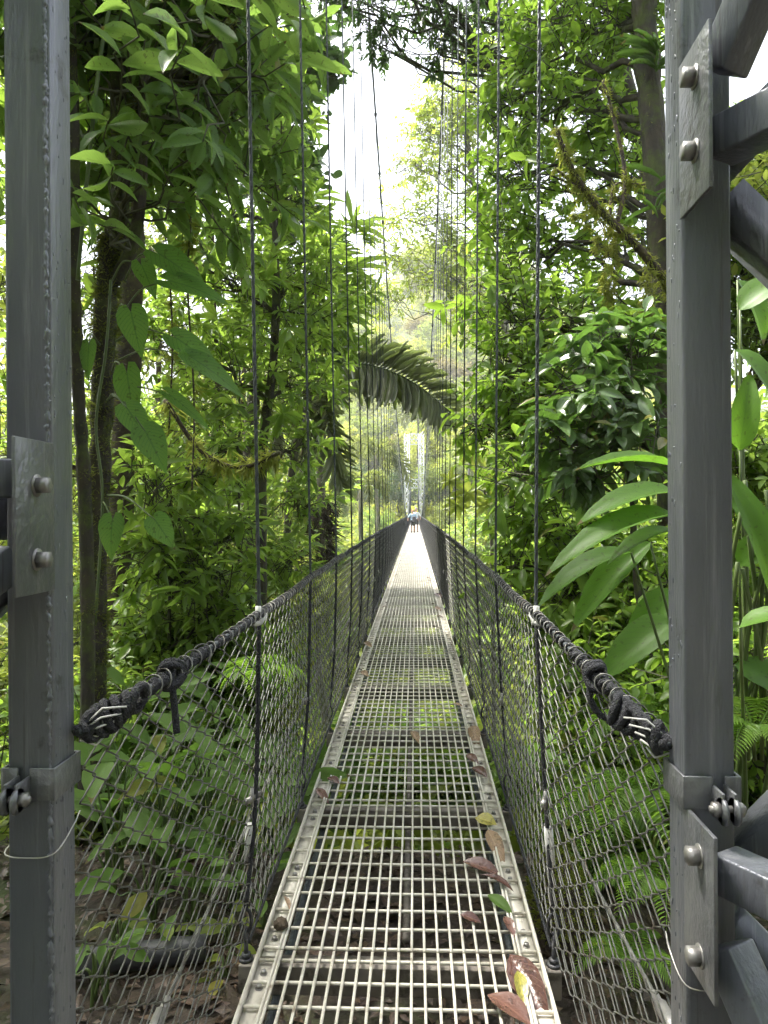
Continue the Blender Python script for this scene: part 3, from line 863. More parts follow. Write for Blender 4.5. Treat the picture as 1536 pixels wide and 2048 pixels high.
# clamp bands, their ears and bolts, and thin wire ties
for side, xi, py in ((-1, XL, 1545), (1, XR, 1560)):
    zc = P(150 if side < 0 else 1345, py, 1.55).z - .004
    x0, x1 = xi - side * .005, xi + side * (PW + .005); y0_, y1_ = 1.492, 1.5 + PW + .007
    mb = MB(); h = .066; th = .006; mx_ = (x0 + x1) / 2
    mb.box((x0, (y0_ + y1_) / 2, zc), (th, y1_ - y0_ + th, h), None, .0015); mb.box((x1, (y0_ + y1_) / 2, zc), (th, y1_ - y0_ + th, h), None, .0015)
    mb.box((mx_, y1_, zc), (abs(x1 - x0), th, h), None, .0015)
    gap = xi + side * (.062 if side > 0 else .058)
    a_, b_ = (x0, gap - side * .012), (gap + side * .012, x1)
    for q in (a_, b_): mb.box(((q[0] + q[1]) / 2, y0_, zc), (abs(q[1] - q[0]), th, h), None, .0015)
    band = put0(mb, 'clamp_band', M['plate'])
    for g in (-1, 1):
        e = MB(); e.box((gap + g * .0115, y0_ - .026, zc - .012), (.006, .055, h * .9), None, .002); e.tube([(gap + g * .0085, y0_ - .048, zc - .018), (gap + g * .0145, y0_ - .048, zc - .018)], .026, 16); o = e.build('clamp_ear', M['plate']); o.parent = band
    b = MB().rod((gap - .034, y0_ - .042, zc - .016), (gap + .034, y0_ - .042, zc - .016), .0075); b.hexbolt((gap - .012, y0_ - .042, zc - .016), (-1, 0, 0), .014, .014); b.hexbolt((gap + .012, y0_ - .042, zc - .016), (1, 0, 0), .014, .014); o = b.build('clamp_bolt', M['steel_low']); o.parent = band
    zt = P(150, 1672, 1.55).z if side < 0 else P(1345, 1925, 1.55).z
    tie = [(xi - side * .004, 1.61, zt + .03), (xi - side * .012, 1.56, zt + .018), (xi - side * .003, 1.497, zt - .012), (xi + side * .05, 1.494, zt - .022), (xi + side * .102, 1.495, zt - .012), (xi + side * .103, 1.6, zt)]
    put0(MB().tube(cr(tie, 6), .0016, 6), 'wire_tie', M['cable_pale'], None, True)

t1, _ = tower('lattice_tower', 'pale distant lattice tower at the far end of the footbridge', 108.5, -1, CX - .62, CX + .62, (M['far_steel'],) * 3, False)

# ================================================================== PLANTS
def Pn(px, py, y): return np.array(P(px, py, y)[:])


def bl(px, py, y, r, n, sq=(1, 1, .85)): return (P(px, py, y), (r * sq[0], r * sq[1], r * sq[2]), n)


def gnd(x, y): return float(terr(x, y))


def root_at(px, py, y, dz=-.15):
    q = P(px, py, y); return Vector((q.x, q.y, gnd(q.x, q.y) + dz))


# --- mossy forked tree on the left: trunk, limbs, and big leaves each an object of its own
D = 5.3
base = root_at(186, 1500, D)
root = thing('mossy_tree', 'forked mossy tree with big oval leaves beside the left tower post', 'tree', base)
main = cr([base, P(190, 1420, D), P(192, 1100, D), P(205, 800, D), P(212, 600, D), P(222, 470, D)], 7)
rr = np.linspace(.085, .072, len(main)) * (1 + .07 * rng.standard_normal(len(main)))
limbA = cr([P(218, 520, D), P(238, 430, D + .05), P(240, 300, D + .1), P(236, 120, D + .1), P(250, -120, D + .1)], 7)
limbB = cr([P(216, 580, D), P(262, 500, D - .05), P(280, 400, D - .05), P(285, 250, D - .1), P(292, 60, D - .2), P(300, -160, D - .3)], 7)
limbC = cr([P(238, 300, D + .1), P(300, 190, D), P(400, 120, D - .1), P(450, 70, D - .2), P(480, 40, D - .2)], 7)
tb = MB().tube(main, rr, 12)
for lp, r0, r1 in ((limbA, .075, .05), (limbB, .05, .032), (limbC, .045, .018)): tb.tube(lp, np.linspace(r0, r1, len(lp)), 9)
fresh(tb.build('trunk', M['bark']), root, base)
mo = MB(); moss_fuzz(mo, main, rr, 9000, .042); moss_fuzz(mo, limbA, .07, 900, .03); moss_fuzz(mo, limbB, .045, 700, .025); moss_fuzz(mo, limbC, .03, 500, .05, .8)
fresh(mo.build('moss', M['moss_dark']), root, base)['kind'] = 'stuff'
tw = MB(); made = 0
spots = [(250, 60, 4.3, .55), (360, 90, 4.4, .6), (470, 60, 4.6, .6), (300, 190, 4.2, .5), (420, 210, 4.5, .6), (530, 160, 4.9, .5), (210, 300, 4.4, .5), (330, 300, 4.6, .6), (450, 330, 4.8, .5),
         (180, 150, 4.1, .4), (180, 420, 4.3, .4), (530, 250, 5.2, .3), (260, -60, 4.2, .6), (420, -60, 4.5, .5), (380, 400, 5.4, .4), (480, 400, 5.6, .4)]
for px, py, d, r in spots:
    c = Pn(px, py, d)
    src = (limbA, limbB, limbC)[random.randrange(3)]; j = int(np.argmin(np.linalg.norm(src - c, axis=1))); q0 = src[j]
    for _ in range(3):
        e = c + r * .5 * rng.standard_normal(3); q = wobble(q0, e, 7, .08, -.03); tw.tube(q, np.linspace(.012, .004, 7), 5)
        t = norm(q[-1] - q[-2])
        for kk in range(5):
            a = kk * 2.4 + random.random(); sd1 = norm(np.cross(t, [0, .1, 1])); sd2 = np.cross(sd1, t)
            ld = norm(t * .5 + sd1 * math.cos(a) + sd2 * .5 * math.sin(a) + np.array([0, 0, -.35]) + .15 * rng.standard_normal(3))
            pos = q[-1] - t * .05 * kk
            Lf = random.uniform(.20, .34)
            leaf_obj('leaf', 'ellipfine', M['broad'], root, pos, ld, np.array([0, 0, 1]) + .45 * rng.standard_normal(3), Lf, Lf * random.choice((.28, .32, .36))); made += 1
fresh(tw.build('twigs', M['twig']), root, base)['kind'] = 'stuff'
cb = MB(); sb = MB()
for px, py, d, r, n in ((300, 60, 5.6, .9, 120), (430, 120, 6.0, .75, 100), (230, 220, 5.9, .7, 80), (400, 320, 6.2, .8, 110), (160, 60, 5.2, .6, 60), (330, -150, 5.2, 1.1, 90)):
    foliage(cb, sb, P(px, py, d), (r, r, r * .8), n, nl=6, L=.24, ratio=.38, tpl='elliptic', tl=.3, droop=.3)
fresh(sb.build('branches', M['twig']), root, base)['kind'] = 'stuff'
fresh(cb.build('crown', M['broad']), root, base)['kind'] = 'stuff'

# --- second slim mossy stem
d = 4.9; b0 = root_at(168, 1500, d)
tree('mossy_sapling', 'slim straight mossy stem rising close beside the forked tree', 'tree', [b0, P(176, 1300, d), P(170, 1000, d), P(158, 800, d), P(150, 600, d), P(148, 300, d), P(140, 0, d)], .05, .035,
     [bl(110, -40, d, .6, 40), bl(165, -160, d + .2, .5, 40)], dict(nl=6, L=.2, ratio=.4, tpl='elliptic', tl=.25), M['broad'], moss=1500, moss_len=.03)
# --- thick brown trunk behind them
d = 8.2; b0 = root_at(235, 1500, d)
tree('brown_trunk_tree', 'thick brown moss flecked trunk standing behind the forked mossy tree', 'tree', [b0, P(232, 1400, d), P(240, 1100, d), P(248, 850, d), P(262, 600, d), P(270, 300, d), P(280, 0, d), P(280, -300, d)], .17, .10,
     [bl(200, 250, d + .6, 1.2, 120), bl(330, 120, d + .5, 1.2, 120), bl(180, 560, d + .8, .8, 60), bl(300, -200, d, 1.8, 160), bl(120, 700, d + 1, .9, 70), bl(60, 900, d + .6, .9, 80), bl(60, 300, d, 1.2, 90)],
     dict(nl=6, L=.19, ratio=.36, tpl='elliptic', tl=.32), M['mid'], bark='bark_brown', moss=2600, moss_len=.04)

# --- climbing philodendron: every heart-shaped leaf and its stalk
D = 5.0
pb = Vector(tuple(main[-14])) + Vector((0, -.12, 0)); pb = P(205, 760, 5.15)
phil = thing('climbing_philodendron', 'climbing plant with heart shaped leaves hanging off the mossy trunk', 'plant', P(196, 1180, 5.15))
st = MB(); st.tube(cr([P(190, 1250, 5.14), P(205, 1000, 5.14), P(192, 850, 5.13), P(212, 700, 5.14), P(222, 560, 5.15)], 8), .010, 6)
for bx, by, tx, ty, sx, sy, wpx, d in (
        (318, 508, 395, 552, 250, 560, 78, 4.85), (338, 562, 428, 580, 238, 640, 72, 4.75), (262, 625, 276, 688, 235, 635, 70, 4.8), (352, 676, 425, 722, 232, 682, 66, 4.7),
        (384, 716, 466, 764, 232, 722, 58, 4.6), (254, 745, 262, 822, 225, 742, 66, 4.85), (255, 818, 290, 868, 215, 800, 64, 4.7), (290, 862, 322, 920, 222, 790, 74, 4.6),
        (340, 790, 402, 835, 216, 798, 34, 4.65), (225, 1040, 218, 1100, 205, 1010, 62, 4.7), (310, 1040, 338, 1080, 215, 990, 60, 4.6), (178, 690, 172, 740, 200, 690, 40, 4.9), (283, 530, 305, 575, 225, 560, 52, 4.95)):
    a, t = P(bx, by, d), P(tx, ty, d - .06); q = P(sx, sy, 5.15)
    L = (t - a).length / .93; view = (CAM - a).normalized()
    up = view * -1 if False else (Vector((0, 0, 1)) * .55 - view * .0 + Vector((random.uniform(-.2, .2), -.8, .2)))
    st.tube(cr([q, (q + a) / 2 + Vector((0, -.05, .06)), a], 7), np.linspace(.008, .005, 15), 6)
    leaf_obj('leaf', 'heart', M['philo'], phil, a, t - a, up, L * 1.22, wpx * .88 / F * d)
fresh(st.build('stalks', M['stem']), phil, phil.location)['kind'] = 'stuff'

# --- slim dark trunk in the middle left with whorls of narrow leaves
d = 9.0; b0 = root_at(520, 1350, d)
LN = dict(nl=7, L=.20, ratio=.30, tpl='lance', tl=.22, droop=.12, whorl=True)
tree('slim_dark_tree', 'slim dark trunk with whorled narrow leaves behind the first left hanger', 'tree', [b0, P(522, 1230, d), P(522, 1000, d), P(528, 860, d), P(545, 740, d), P(552, 600, d), P(550, 430, d), P(556, 250, d)], .085, .035,
     [bl(440, 560, d, .7, 60), bl(560, 620, d, .7, 70), bl(630, 560, d + .6, .55, 50), bl(480, 430, d + .4, .7, 55), bl(560, 400, d + .3, .45, 40), bl(600, 770, d + .5, .5, 45), bl(470, 760, d - .2, .6, 60), bl(440, 900, d - .2, .6, 55), bl(590, 900, d + .6, .4, 30),
      bl(510, 260, d, .6, 50), bl(490, 130, d + .5, .6, 44), bl(340, 700, d + .5, .5, 30)], LN, M['mid'], moss=1500, moss_len=.05, limbs=4)
# --- two thinner trunks deeper in
d = 12.0; b0 = root_at(425, 1300, d)
tree('thin_grey_tree', 'thin grey mossy trunk deeper in the forest left of the bridge', 'tree', [b0, P(428, 1200, d), P(440, 900, d), P(425, 640, d), P(420, 400, d), P(430, 100, d)], .12, .06,
     [bl(360, 520, d, .8, 60), bl(470, 640, d, .6, 40), bl(350, 1000, d, .7, 60), bl(480, 1020, d, .7, 70), bl(420, 260, d + 1, 1.1, 80), bl(330, 820, d + 1, .5, 30)], dict(nl=7, L=.19, ratio=.36, tpl='lance', tl=.26, whorl=True), M['mid'], bark='bark_brown', moss=900, moss_len=.06)
# --- tree of whorled leaves at the edge of the open sky
d = 13.0; b0 = root_at(640, 1300, d, -.3)
tree('whorl_leaf_tree', 'bushy tree with star whorls of long leaves at the edge of the open sky', 'tree', [Vector((P(560, 1024, d).x, d, gnd(P(560, 1024, d).x, d))), P(575, 1050, d), P(600, 850, d), P(625, 700, d), P(640, 560, d)], .10, .04,
     [bl(640, 520, d, .55, 30), bl(672, 600, d, .42, 26), bl(650, 680, d, .45, 26), bl(600, 620, d, .5, 26), bl(600, 480, d + .6, .55, 26), bl(590, 720, d, .5, 26)], dict(nl=11, L=.40, ratio=.17, tpl='lance', tl=.3, whorl=True, droop=.05), M['mid'], limbs=5)
# --- round dark leaves against the sky
d = 14.0
tree('round_leaf_tree', 'tree with dark round leaves silhouetted against the white sky', 'tree', [Vector((P(480, 1024, d).x, d, gnd(P(480, 1024, d).x, d))), P(500, 900, d), P(530, 600, d), P(560, 350, d), P(570, 120, d)], .16, .07,
     [bl(610, 120, d, .42, 26), bl(660, 105, d + .3, .28, 14), bl(665, 150, d, .2, 9), bl(580, 220, d, .4, 26), bl(605, 330, d, .28, 16), bl(545, 330, d + .3, .6, 44), bl(590, 440, d, .4, 22), bl(520, 60, d + 1, .6, 40), bl(450, 200, d + 1, 1.6, 110), bl(680, 690, d + 1, .35, 18)],
     dict(nl=7, L=.22, ratio=.78, tpl='round', tl=.35, droop=.1), M['dark'], limbs=5)
# --- light bushy trees filling the left depth
for px, d, lab, pts in ((300, 17, 'tall light green tree half hidden behind the left trunks', [(280, 900, 1.4), (340, 700, 1.2), (250, 1080, 1.5), (400, 1150, 1.3), (300, 480, 1.4), (200, 800, 1.0)]),
                        (470, 20, 'spreading bright tree between the left trunks and the palm', [(470, 1080, 1.6), (560, 1180, 1.4), (520, 920, 1.2), (400, 1250, 1.4), (590, 1020, 1.2), (450, 800, .9)]),
                        (100, 13, 'leafy tree showing past the outer edge of the left post', [(40, 1100, 1.0), (20, 600, 1.2), (-40, 900, 1.2), (120, 1300, .9), (60, 1400, .8), (120, 1000, .9)])):
    b0 = Vector((P(px, 1024, d).x, d, gnd(P(px, 1024, d).x, d) - .2)); top = P(px + 20, 520, d)
    tree('understory_tree', lab, 'tree', [b0, b0.lerp(top, .35), b0.lerp(top, .7), top], .13, .05, [bl(x, y, d + random.uniform(-1, 1), r, int(75 * r)) for x, y, r in pts], dict(nl=8, L=.22, ratio=.40, tpl='elliptic', tl=.45), M['bright'], bark='bark_brown')

for px, d, lab, pts, mt in ((330, 7.4, 'tangle of saplings under the philodendron behind the left rope', [(300, 960, .35), (360, 1040, .4), (300, 1120, .4), (400, 1150, .4), (340, 1240, .45), (450, 1220, .4), (420, 1330, .4), (300, 1330, .4), (460, 1080, .3), (400, 940, .25)], 'mid'),
                            (470, 10.5, 'slender tree with drooping leaves between dark trunk and grey trunk', [(470, 960, .45), (400, 850, .45), (500, 1120, .5), (380, 740, .4), (330, 640, .4), (470, 560, .45), (300, 860, .4), (590, 1120, .5), (600, 1000, .35), (480, 680, .4)], 'mid'),
                            (1180, 7.0, 'leafy saplings filling the gap below the glossy shrub', [(1090, 930, .35), (1060, 1030, .35), (1130, 1060, .35), (1200, 1080, .35), (1040, 1130, .3), (1130, 1180, .35), (1210, 1230, .35), (1080, 1250, .3), (1280, 1180, .3), (1100, 850, .3), (1290, 1330, .35), (1030, 950, .25)], 'right')):
    b0 = Vector((P(px, 1024, d).x, d, gnd(P(px, 1024, d).x, d) - .2)); top = P(px + 10, min(q[1] for q in pts) + 60, d)
    tree('sapling_clump', lab, 'tree', [b0, b0.lerp(top, .35), b0.lerp(top, .7), top], .03, .012, [bl(x, y, d + random.uniform(-.5, .5), r, int(95 * r)) for x, y, r in pts], dict(nl=6, L=.19, ratio=.36, tpl='elliptic', tl=.26, droop=.3), M[mt], bark='bark')

# --- overhanging branch of tiny leaves across the top
d = 9.0
tree('small_leaf_tree', 'overhanging tree whose small dark leaves hang from above the bridge', 'tree', [Vector((3.4, 9.5, gnd(3.4, 9.5))), Vector((3.3, 9.4, 2)), Vector((2.9, 9.2, 5.5)), Vector((2.0, 9.0, 8.6)), Vector((.8, 8.8, 9.4)), Vector((-.6, 8.7, 9.6))], .14, .03,
     [bl(640, 0, d, .22, 14), bl(700, -10, d, .26, 20), bl(750, 40, d, .30, 26), bl(765, 95, d + .1, .16, 10), bl(840, 10, d, .34, 34), bl(890, 50, d, .24, 24), bl(880, 110, d + .1, .12, 10), bl(950, 30, d + .4, .36, 44), bl(1010, 20, d + .6, .5, 60), bl(950, 100, d + .5, .2, 20),
      bl(760, -120, d - .6, .8, 90), bl(900, -120, d - .6, .9, 90), bl(620, -120, d - .4, .7, 70)],
     dict(nl=10, L=.085, ratio=.42, tpl='elliptic', tl=.22, up_bias=-.55, droop=.45), M['dark'], limbs=4)
# --- pale feathery tree in the middle distance on the right
d = 34.0
tree('pale_feathery_tree', 'airy pale yellow green tree with crooked branches above the bridge', 'tree', [Vector((6.5, d, gnd(6.5, d))), Vector((5.6, d, 2)), Vector((4.6, d, 8)), P(960, 440, d), P(930, 250, d)], .30, .10,
     [bl(960, 420, d, 1.4, 90), bl(920, 260, d, 1.3, 90), bl(900, 500, d, 1.3, 80), bl(960, 120, d, 1.3, 80), bl(940, 620, d, 1.3, 80), bl(880, 200, d, 1.2, 80), bl(850, 260, d, .9, 50), bl(820, 330, d, 1.0, 44), bl(870, 330, d, 1.5, 60), bl(800, 430, d, 1.3, 50), bl(880, 440, d, 1.2, 46), bl(950, 200, d, 1.4, 50), bl(780, 520, d, 1.3, 50), bl(850, 560, d, 1.5, 56), bl(770, 600, d, 1.0, 40), bl(910, 560, d, 1.4, 50), bl(950, 320, d, 1.5, 50)],
     dict(nl=9, L=.26, ratio=.36, tpl='lance', tl=.75, droop=.3), M['pale'], bark='bark_pale', stems_mat='bark_pale', limbs=6)

# --- main tree on the right
d = 8.0; b0 = root_at(1335, 1400, 7.2)
RT = dict(nl=7, L=.140, ratio=.42, tpl='elliptic', tl=.24, droop=.3, jit=.7)
tree('dense_right_tree', 'dense leafy tree with dark shaggy trunk beside the right tower post', 'tree', [b0, P(1345, 1100, 7.2), P(1340, 800, 7.2), P(1325, 520, 7.2), P(1308, 280, 7.2), P(1290, 60, 7.2), P(1280, -250, 7.2)], .15, .11,
     [bl(x, y, dd, r, int(n * .82)) for x, y, dd, r, n in (
         (1040, 130, 8.5, .45, 60), (1110, 60, 8.2, .5, 70), (1180, 60, 8, .6, 80), (1250, 40, 7.6, .45, 60), (1000, 230, 8.8, .28, 30), (1040, 220, 8.4, .5, 65), (1150, 200, 8, .55, 70), (1240, 250, 7.8, .5, 50),
         (1015, 350, 8.6, .32, 40), (1060, 370, 8.2, .55, 70), (1170, 350, 8.4, .5, 55), (1015, 470, 8.6, .32, 40), (1060, 500, 8.2, .55, 75), (1170, 520, 8.6, .6, 70), (1270, 470, 8.4, .5, 55),
         (1010, 600, 8.2, .32, 45), (1040, 640, 7.8, .55, 80), (1140, 660, 7.6, .55, 80), (1230, 620, 7.8, .5, 60), (1010, 720, 8.0, .34, 45), (1040, 760, 7.6, .5, 70), (1110, 800, 7.6, .45, 60), (990, 800, 8.0, .25, 30), (940, 860, 8.0, .12, 9), (1000, 860, 7.8, .4, 50), (1290, 660, 7.4, .4, 50), (1280, 330, 8.6, .5, 50))]
     + [bl(1150, -160, 7.5, 1.2, 110), bl(1350, -100, 7.0, 1.0, 90), bl(1020, -200, 8, .8, 70)], RT, M['right'], moss=900, moss_len=.05, limbs=3)
# moss-hung bough, a thing of its own look: part of a leaning dead branch
d = 6.6
bgh = [P(1345, 600, d + .3), P(1325, 555, d + .2), P(1262, 480, d), P(1205, 425, d - .1), P(1150, 350, d - .1), P(1128, 300, d - .1), P(1112, 255, d - .1)]
bq = cr(bgh, 8); dead = thing('mossy_bough', 'leaning bare bough draped with hanging moss in the right tree', 'branch', bgh[0])
mb = MB().tube(bq, np.linspace(.045, .016, len(bq)), 8)
sub1 = cr([bq[20], P(1250, 350, d), P(1222, 215, d), P(1205, 160, d)], 6); sub2 = cr([bq[28], P(1120, 345, d - .1), P(1108, 335, d - .1)], 5); sub3 = cr([bq[22], P(1230, 370, d), P(1290, 370, d)], 6)
for q, r in ((sub1, .022), (sub2, .015), (sub3, .014)): mb.tube(q, np.linspace(r, r * .5, len(q)), 6)
fresh(mb.build('branch', M['bark_brown']), dead, bgh[0])
mo = MB(); moss_fuzz(mo, bq, .028, 2600, .030, .8); moss_fuzz(mo, sub1, .016, 900, .022, .3); moss_fuzz(mo, sub3, .010, 500, .03, 1.0); moss_fuzz(mo, sub2, .010, 300, .03, .8)
for px, py, ln in ((1212, 440, .75), (1226, 455, .6), (1196, 420, .4), (1290, 530, .55), (1300, 540, .5), (1285, 525, .4), (1150, 360, .35), (1222, 450, .95), (1170, 390, .3)):
    a = Pn(px, py, d); q = np.array([a, a + (.02, 0, -ln * .4), a + (-.01, .01, -ln * .75), a + (.01, 0, -ln)]); moss_fuzz(mo, cr(q, 4), np.linspace(.012, .004, 13), int(700 * ln), .028, .8)
fresh(mo.build('hanging_moss', M['moss']), dead, bgh[0])['kind'] = 'stuff'
# strap-leaved epiphyte on the right trunk
ep = thing('tank_epiphyte', 'strap leaved epiphyte perched on the dark right trunk', 'plant', P(1318, 420, 6.9))
for kk in range(34):
    a = kk * 2.4; u_ = random.uniform(-.25, .9); pos = P(1315 + random.uniform(-8, 8), random.choice((380, 430, 120, 100)) + random.uniform(-25, 25), 6.95)
    leaf_obj('leaf', 'strap', M['glossy'], ep, pos, (math.cos(a) - .3, math.sin(a) * .6 - .5, u_), (0, -.2, 1), random.uniform(.25, .45), random.uniform(.02, .035))

# --- glossy shrub in front of it
d = 5.6; b0 = root_at(1270, 1500, d)
GS = dict(nl=6, L=.20, ratio=.42, tpl='ellipfine', tl=.2, droop=.35)
tree('glossy_leaf_shrub', 'shrub with drooping glossy grey green leaves left of the right post', 'shrub', [b0, P(1290, 1330, d), P(1272, 1150, d), P(1262, 980, d), P(1240, 850, d), P(1210, 740, d)], .035, .014,
     [bl(1160, 770, d, .22, 15), bl(1230, 800, d, .26, 20), bl(1280, 720, d + .2, .25, 18), bl(1150, 880, d, .24, 16), bl(1230, 930, d, .26, 16), bl(1290, 870, d, .24, 14), bl(1200, 690, d + .4, .25, 14), bl(1150, 960, d + .1, .2, 10)], GS, M['glossy'], limbs=3)

# --- ginger: long leaves, each one an object
gb = root_at(1420, 1500, 3.9); gin = thing('ginger_plant', 'wild ginger with long arching bright leaves behind the right post', 'plant', gb)
gs = MB()
for bx, by, tx, ty, wpx, d, z in ((1350, 935, 1180, 918, 52, 3.9, .8), (1352, 985, 1184, 1026, 62, 3.7, .6), (1352, 1030, 1122, 1118, 74, 3.6, .7), (1350, 1062, 1232, 1108, 44, 3.7, .8), (1262, 1105, 1095, 1185, 62, 3.8, .8),
                                  (1300, 1085, 1165, 1235, 56, 3.9, .5), (1350, 1240, 1225, 1345, 70, 4.0, .6), (1345, 1180, 1275, 1300, 60, 4.1, .5),
                                  (1470, 700, 1560, 790, 56, 3.7, .5), (1480, 900, 1505, 760, 46, 3.6, .2), (1560, 1230, 1510, 960, 66, 3.4, .2), (1480, 1255, 1600, 1220, 60, 3.1, .7), (1478, 1130, 1560, 1060, 50, 3.6, .4), (1600, 1180, 1490, 1010, 70, 3.6, .3), (1470, 1330, 1600, 1400, 60, 3.6, .4), (1480, 620, 1580, 540, 60, 4.0, .4), (1475, 560, 1540, 660, 50, 4.2, .4)):
    a, t = P(bx, by, d), P(tx, ty, d - .12); L = (t - a).length
    leaf_obj('leaf', 'ginger', M['ginger'], gin, a, (t - a) + Vector((0, 0, .22 * L)), (random.uniform(-.25, .25), -1 + z, z + .25), L * 1.08, wpx / F * d * 1.15)
    gs.tube(cr([gb + Vector((random.uniform(-.2, .2), random.uniform(-.1, .2), 0)), (gb + a) / 2 + Vector((.12, .05, -.1)), a], 8), np.linspace(.016, .006, 17), 6)
for q in range(9):
    a = P(1440 + q * 14, 1520, 3.7); b = P(1475 + random.uniform(0, 70), random.uniform(950, 1150), 3.5); gs.tube(cr([a, (a + b) / 2 + Vector((random.uniform(-.08, .08), 0, 0)), b], 6), .010, 6)
fresh(gs.build('stalks', M['stem']), gin, gb)['kind'] = 'stuff'

# --- cecropia: palmate leaves
d = 11.0; b0 = Vector((P(985, 1024, d).x, d, gnd(P(985, 1024, d).x, d)))
cec = thing('cecropia_tree', 'young tree with pale star shaped lobed leaves right of the bridge', 'tree', b0)
cs = MB().tube(cr([b0, P(985, 1150, d), P(978, 1040, d), P(968, 960, d)], 7), .03, 7)
for px, py, R_ in ((945, 905, .34), (1000, 972, .36), (935, 985, .30), (975, 1010, .26), (915, 1010, .24), (1020, 905, .24), (900, 960, .2)):
    c = P(px, py, d - .2); cs.tube(cr([P(972, 985, d), (P(972, 985, d) + c) / 2 + Vector((0, 0, .05)), c], 5), .007, 5)
    for k in range(8):
        a = k * 2 * math.pi / 8 + random.uniform(-.1, .1); dv = Vector((math.cos(a), -.25, math.sin(a) * .75 - .1)); L = R_ * random.uniform(.75, 1.0)
        leaf_obj('leaflet', 'ellipfine', M['bright'], cec, c, dv, (0, -1, .6), L, L * .4)
fresh(cs.build('trunk', M['bark_pale']), cec, b0)

# --- ferns on the right bank
def fern(label, loc, n, L, tilt=.5, mat='fern'):
    root = thing('fern', label, 'fern', loc, 'ferns on the bank by the bridge head')
    for k in range(n):
        az = k * 2 * math.pi / n + random.uniform(-.3, .3); ln = L * random.uniform(.7, 1.1)
        t = np.linspace(0, 1, 27); h = np.stack([np.cos(az) * ln * .85 * t, np.sin(az) * ln * .85 * t, ln * (tilt * 1.9 * t - (tilt * 1.9 + .12) * t ** 2.2)], 1)
        mb = MB().tube(h, np.linspace(.005, .0015, 27), 5)
        tg = norm(np.gradient(h, axis=0)); sd_ = norm(np.cross(tg, [0, 0, 1.0])); idx = np.arange(2, 26)
        for sg in (-1, 1):
            pl_ = ln * .24 * np.sin(np.pi * (t[idx] * .82 + .14)) + .01
            mb.add(*place(T['lance'], h[idx], sd_[idx] * sg + .45 * tg[idx] + np.array([0, 0, -.12]), np.tile([0, 0, 1.0], (len(idx), 1)) + .15 * rng.standard_normal((len(idx), 3)), pl_, pl_ * .17, rng.random(len(idx))))
        mb.build('frond', M[mat], root)
    return root


for px, py, d, n, L, lab in ((1290, 1560, 3.6, 9, .55, 'bright fern arching against the right chain link by the post'), (1200, 1600, 4.2, 9, .6, 'large bright fern behind the right mesh further from the post'), (1330, 1720, 3.2, 8, .4, 'low fern at the foot of the right bank'), (1170, 1720, 4.0, 7, .4, 'small fern close to the deck edge on the right'),
                             (1300, 1430, 4.6, 9, .6, 'fern high on the right bank under the ginger leaves'), (1510, 1420, 3.4, 9, .5, 'fern showing outside the right post under ginger stalks'), (1260, 1860, 3.0, 7, .28, 'tiny fern near the ground by the right stay cable'), (520, 1330, 6.0, 8, .6, 'fern behind the left mesh near the slim dark trunk')):
    fern(lab, P(px, py, d) - Vector((0, 0, .12)), n, L)

# --- broad arum undergrowth on the left, leaf by leaf
def arum(label, loc, n, L, W, H, mat='arum', kind='ellipfine', spread=.6, group='broad leaved plants behind the left mesh'):
    root = thing('arum_plant', label, 'plant', loc, group); st = MB()
    for k in range(n):
        az = k * 2.4 + random.uniform(-.4, .4); h = H * random.uniform(.35, 1.0); r = spread * random.uniform(.3, 1) * H
        e = Vector(loc) + Vector((math.cos(az) * r * .6, math.sin(az) * r * .6, h))
        st.tube(cr([Vector(loc) + Vector((random.uniform(-.04, .04), random.uniform(-.04, .04), 0)), Vector(loc).lerp(e, .5) + Vector((0, 0, .08)), e], 6), np.linspace(.008, .004, 13), 5)
        l = L * random.uniform(.65, 1.1); dv = Vector((math.cos(az), math.sin(az), random.uniform(-.35, .9)))
        leaf_obj('leaf', kind, M[mat], root, e, dv, Vector((0, 0, 1)) + Vector((random.uniform(-.5, .5), random.uniform(-.9, .2), 0)), l, l * W)
    fresh(st.build('stalks', M['stem']), root, loc)['kind'] = 'stuff'
    return root


k = 0
LB = ['tall broad leaved plant nearest the left post behind the mesh', 'cluster of ribbed upright leaves beside the stay cable', 'broad leaves pressed close to the left chain link', 'dense ribbed foliage under the slim mossy stem', 'leafy clump below the knot in the left rope', 'tall paddle leaves in the middle of the left undergrowth', 'low broad leaves beside the grey log', 'ribbed leaves brushing the deck edge on the left', 'big leaves deep behind the left mesh', 'shaded leaves at the foot of the brown trunk', 'broad leaves between the log and the deck beam', 'upright leaves under the first left hanger']
for (px, py, d, n, L, W, H) in ((230, 1780, 3.9, 11, .34, .40, .8), (330, 1800, 4.0, 12, .36, .38, .8), (430, 1800, 4.2, 12, .34, .40, .75), (260, 1600, 4.8, 11, .36, .38, .9), (380, 1600, 5.0, 12, .36, .38, .9), (480, 1650, 4.9, 11, .34, .42, .8), (300, 1880, 3.6, 8, .26, .42, .42),
                               (545, 1800, 4.4, 10, .34, .42, .6), (210, 1480, 5.4, 10, .36, .4, .9), (330, 1470, 6.0, 11, .38, .4, 1.0), (470, 1860, 3.8, 8, .26, .46, .45), (450, 1500, 6.0, 11, .36, .4, 1.0)):
    q = P(px, py, d); arum(LB[k], (q.x, q.y, gnd(q.x, q.y) if d < 4.6 else q.z - .45), n, L, W, H); k += 1
for px, py, d, n, L, H, lab in ((200, 1890, 3.0, 7, .18, .3, 'low broad leaves at the foot of the left post'), (380, 1890, 3.5, 8, .2, .4, 'short leafy clump behind the grey log'), (520, 1880, 3.6, 7, .2, .35, 'low leaves tucked against the first left deck beam'), (330, 1690, 4.3, 10, .3, .7, 'paddle leaved clump halfway along the left stay cable')):
    q = P(px, py, d); arum(lab, (q.x, q.y, gnd(q.x, q.y)), n, L, .42, H)
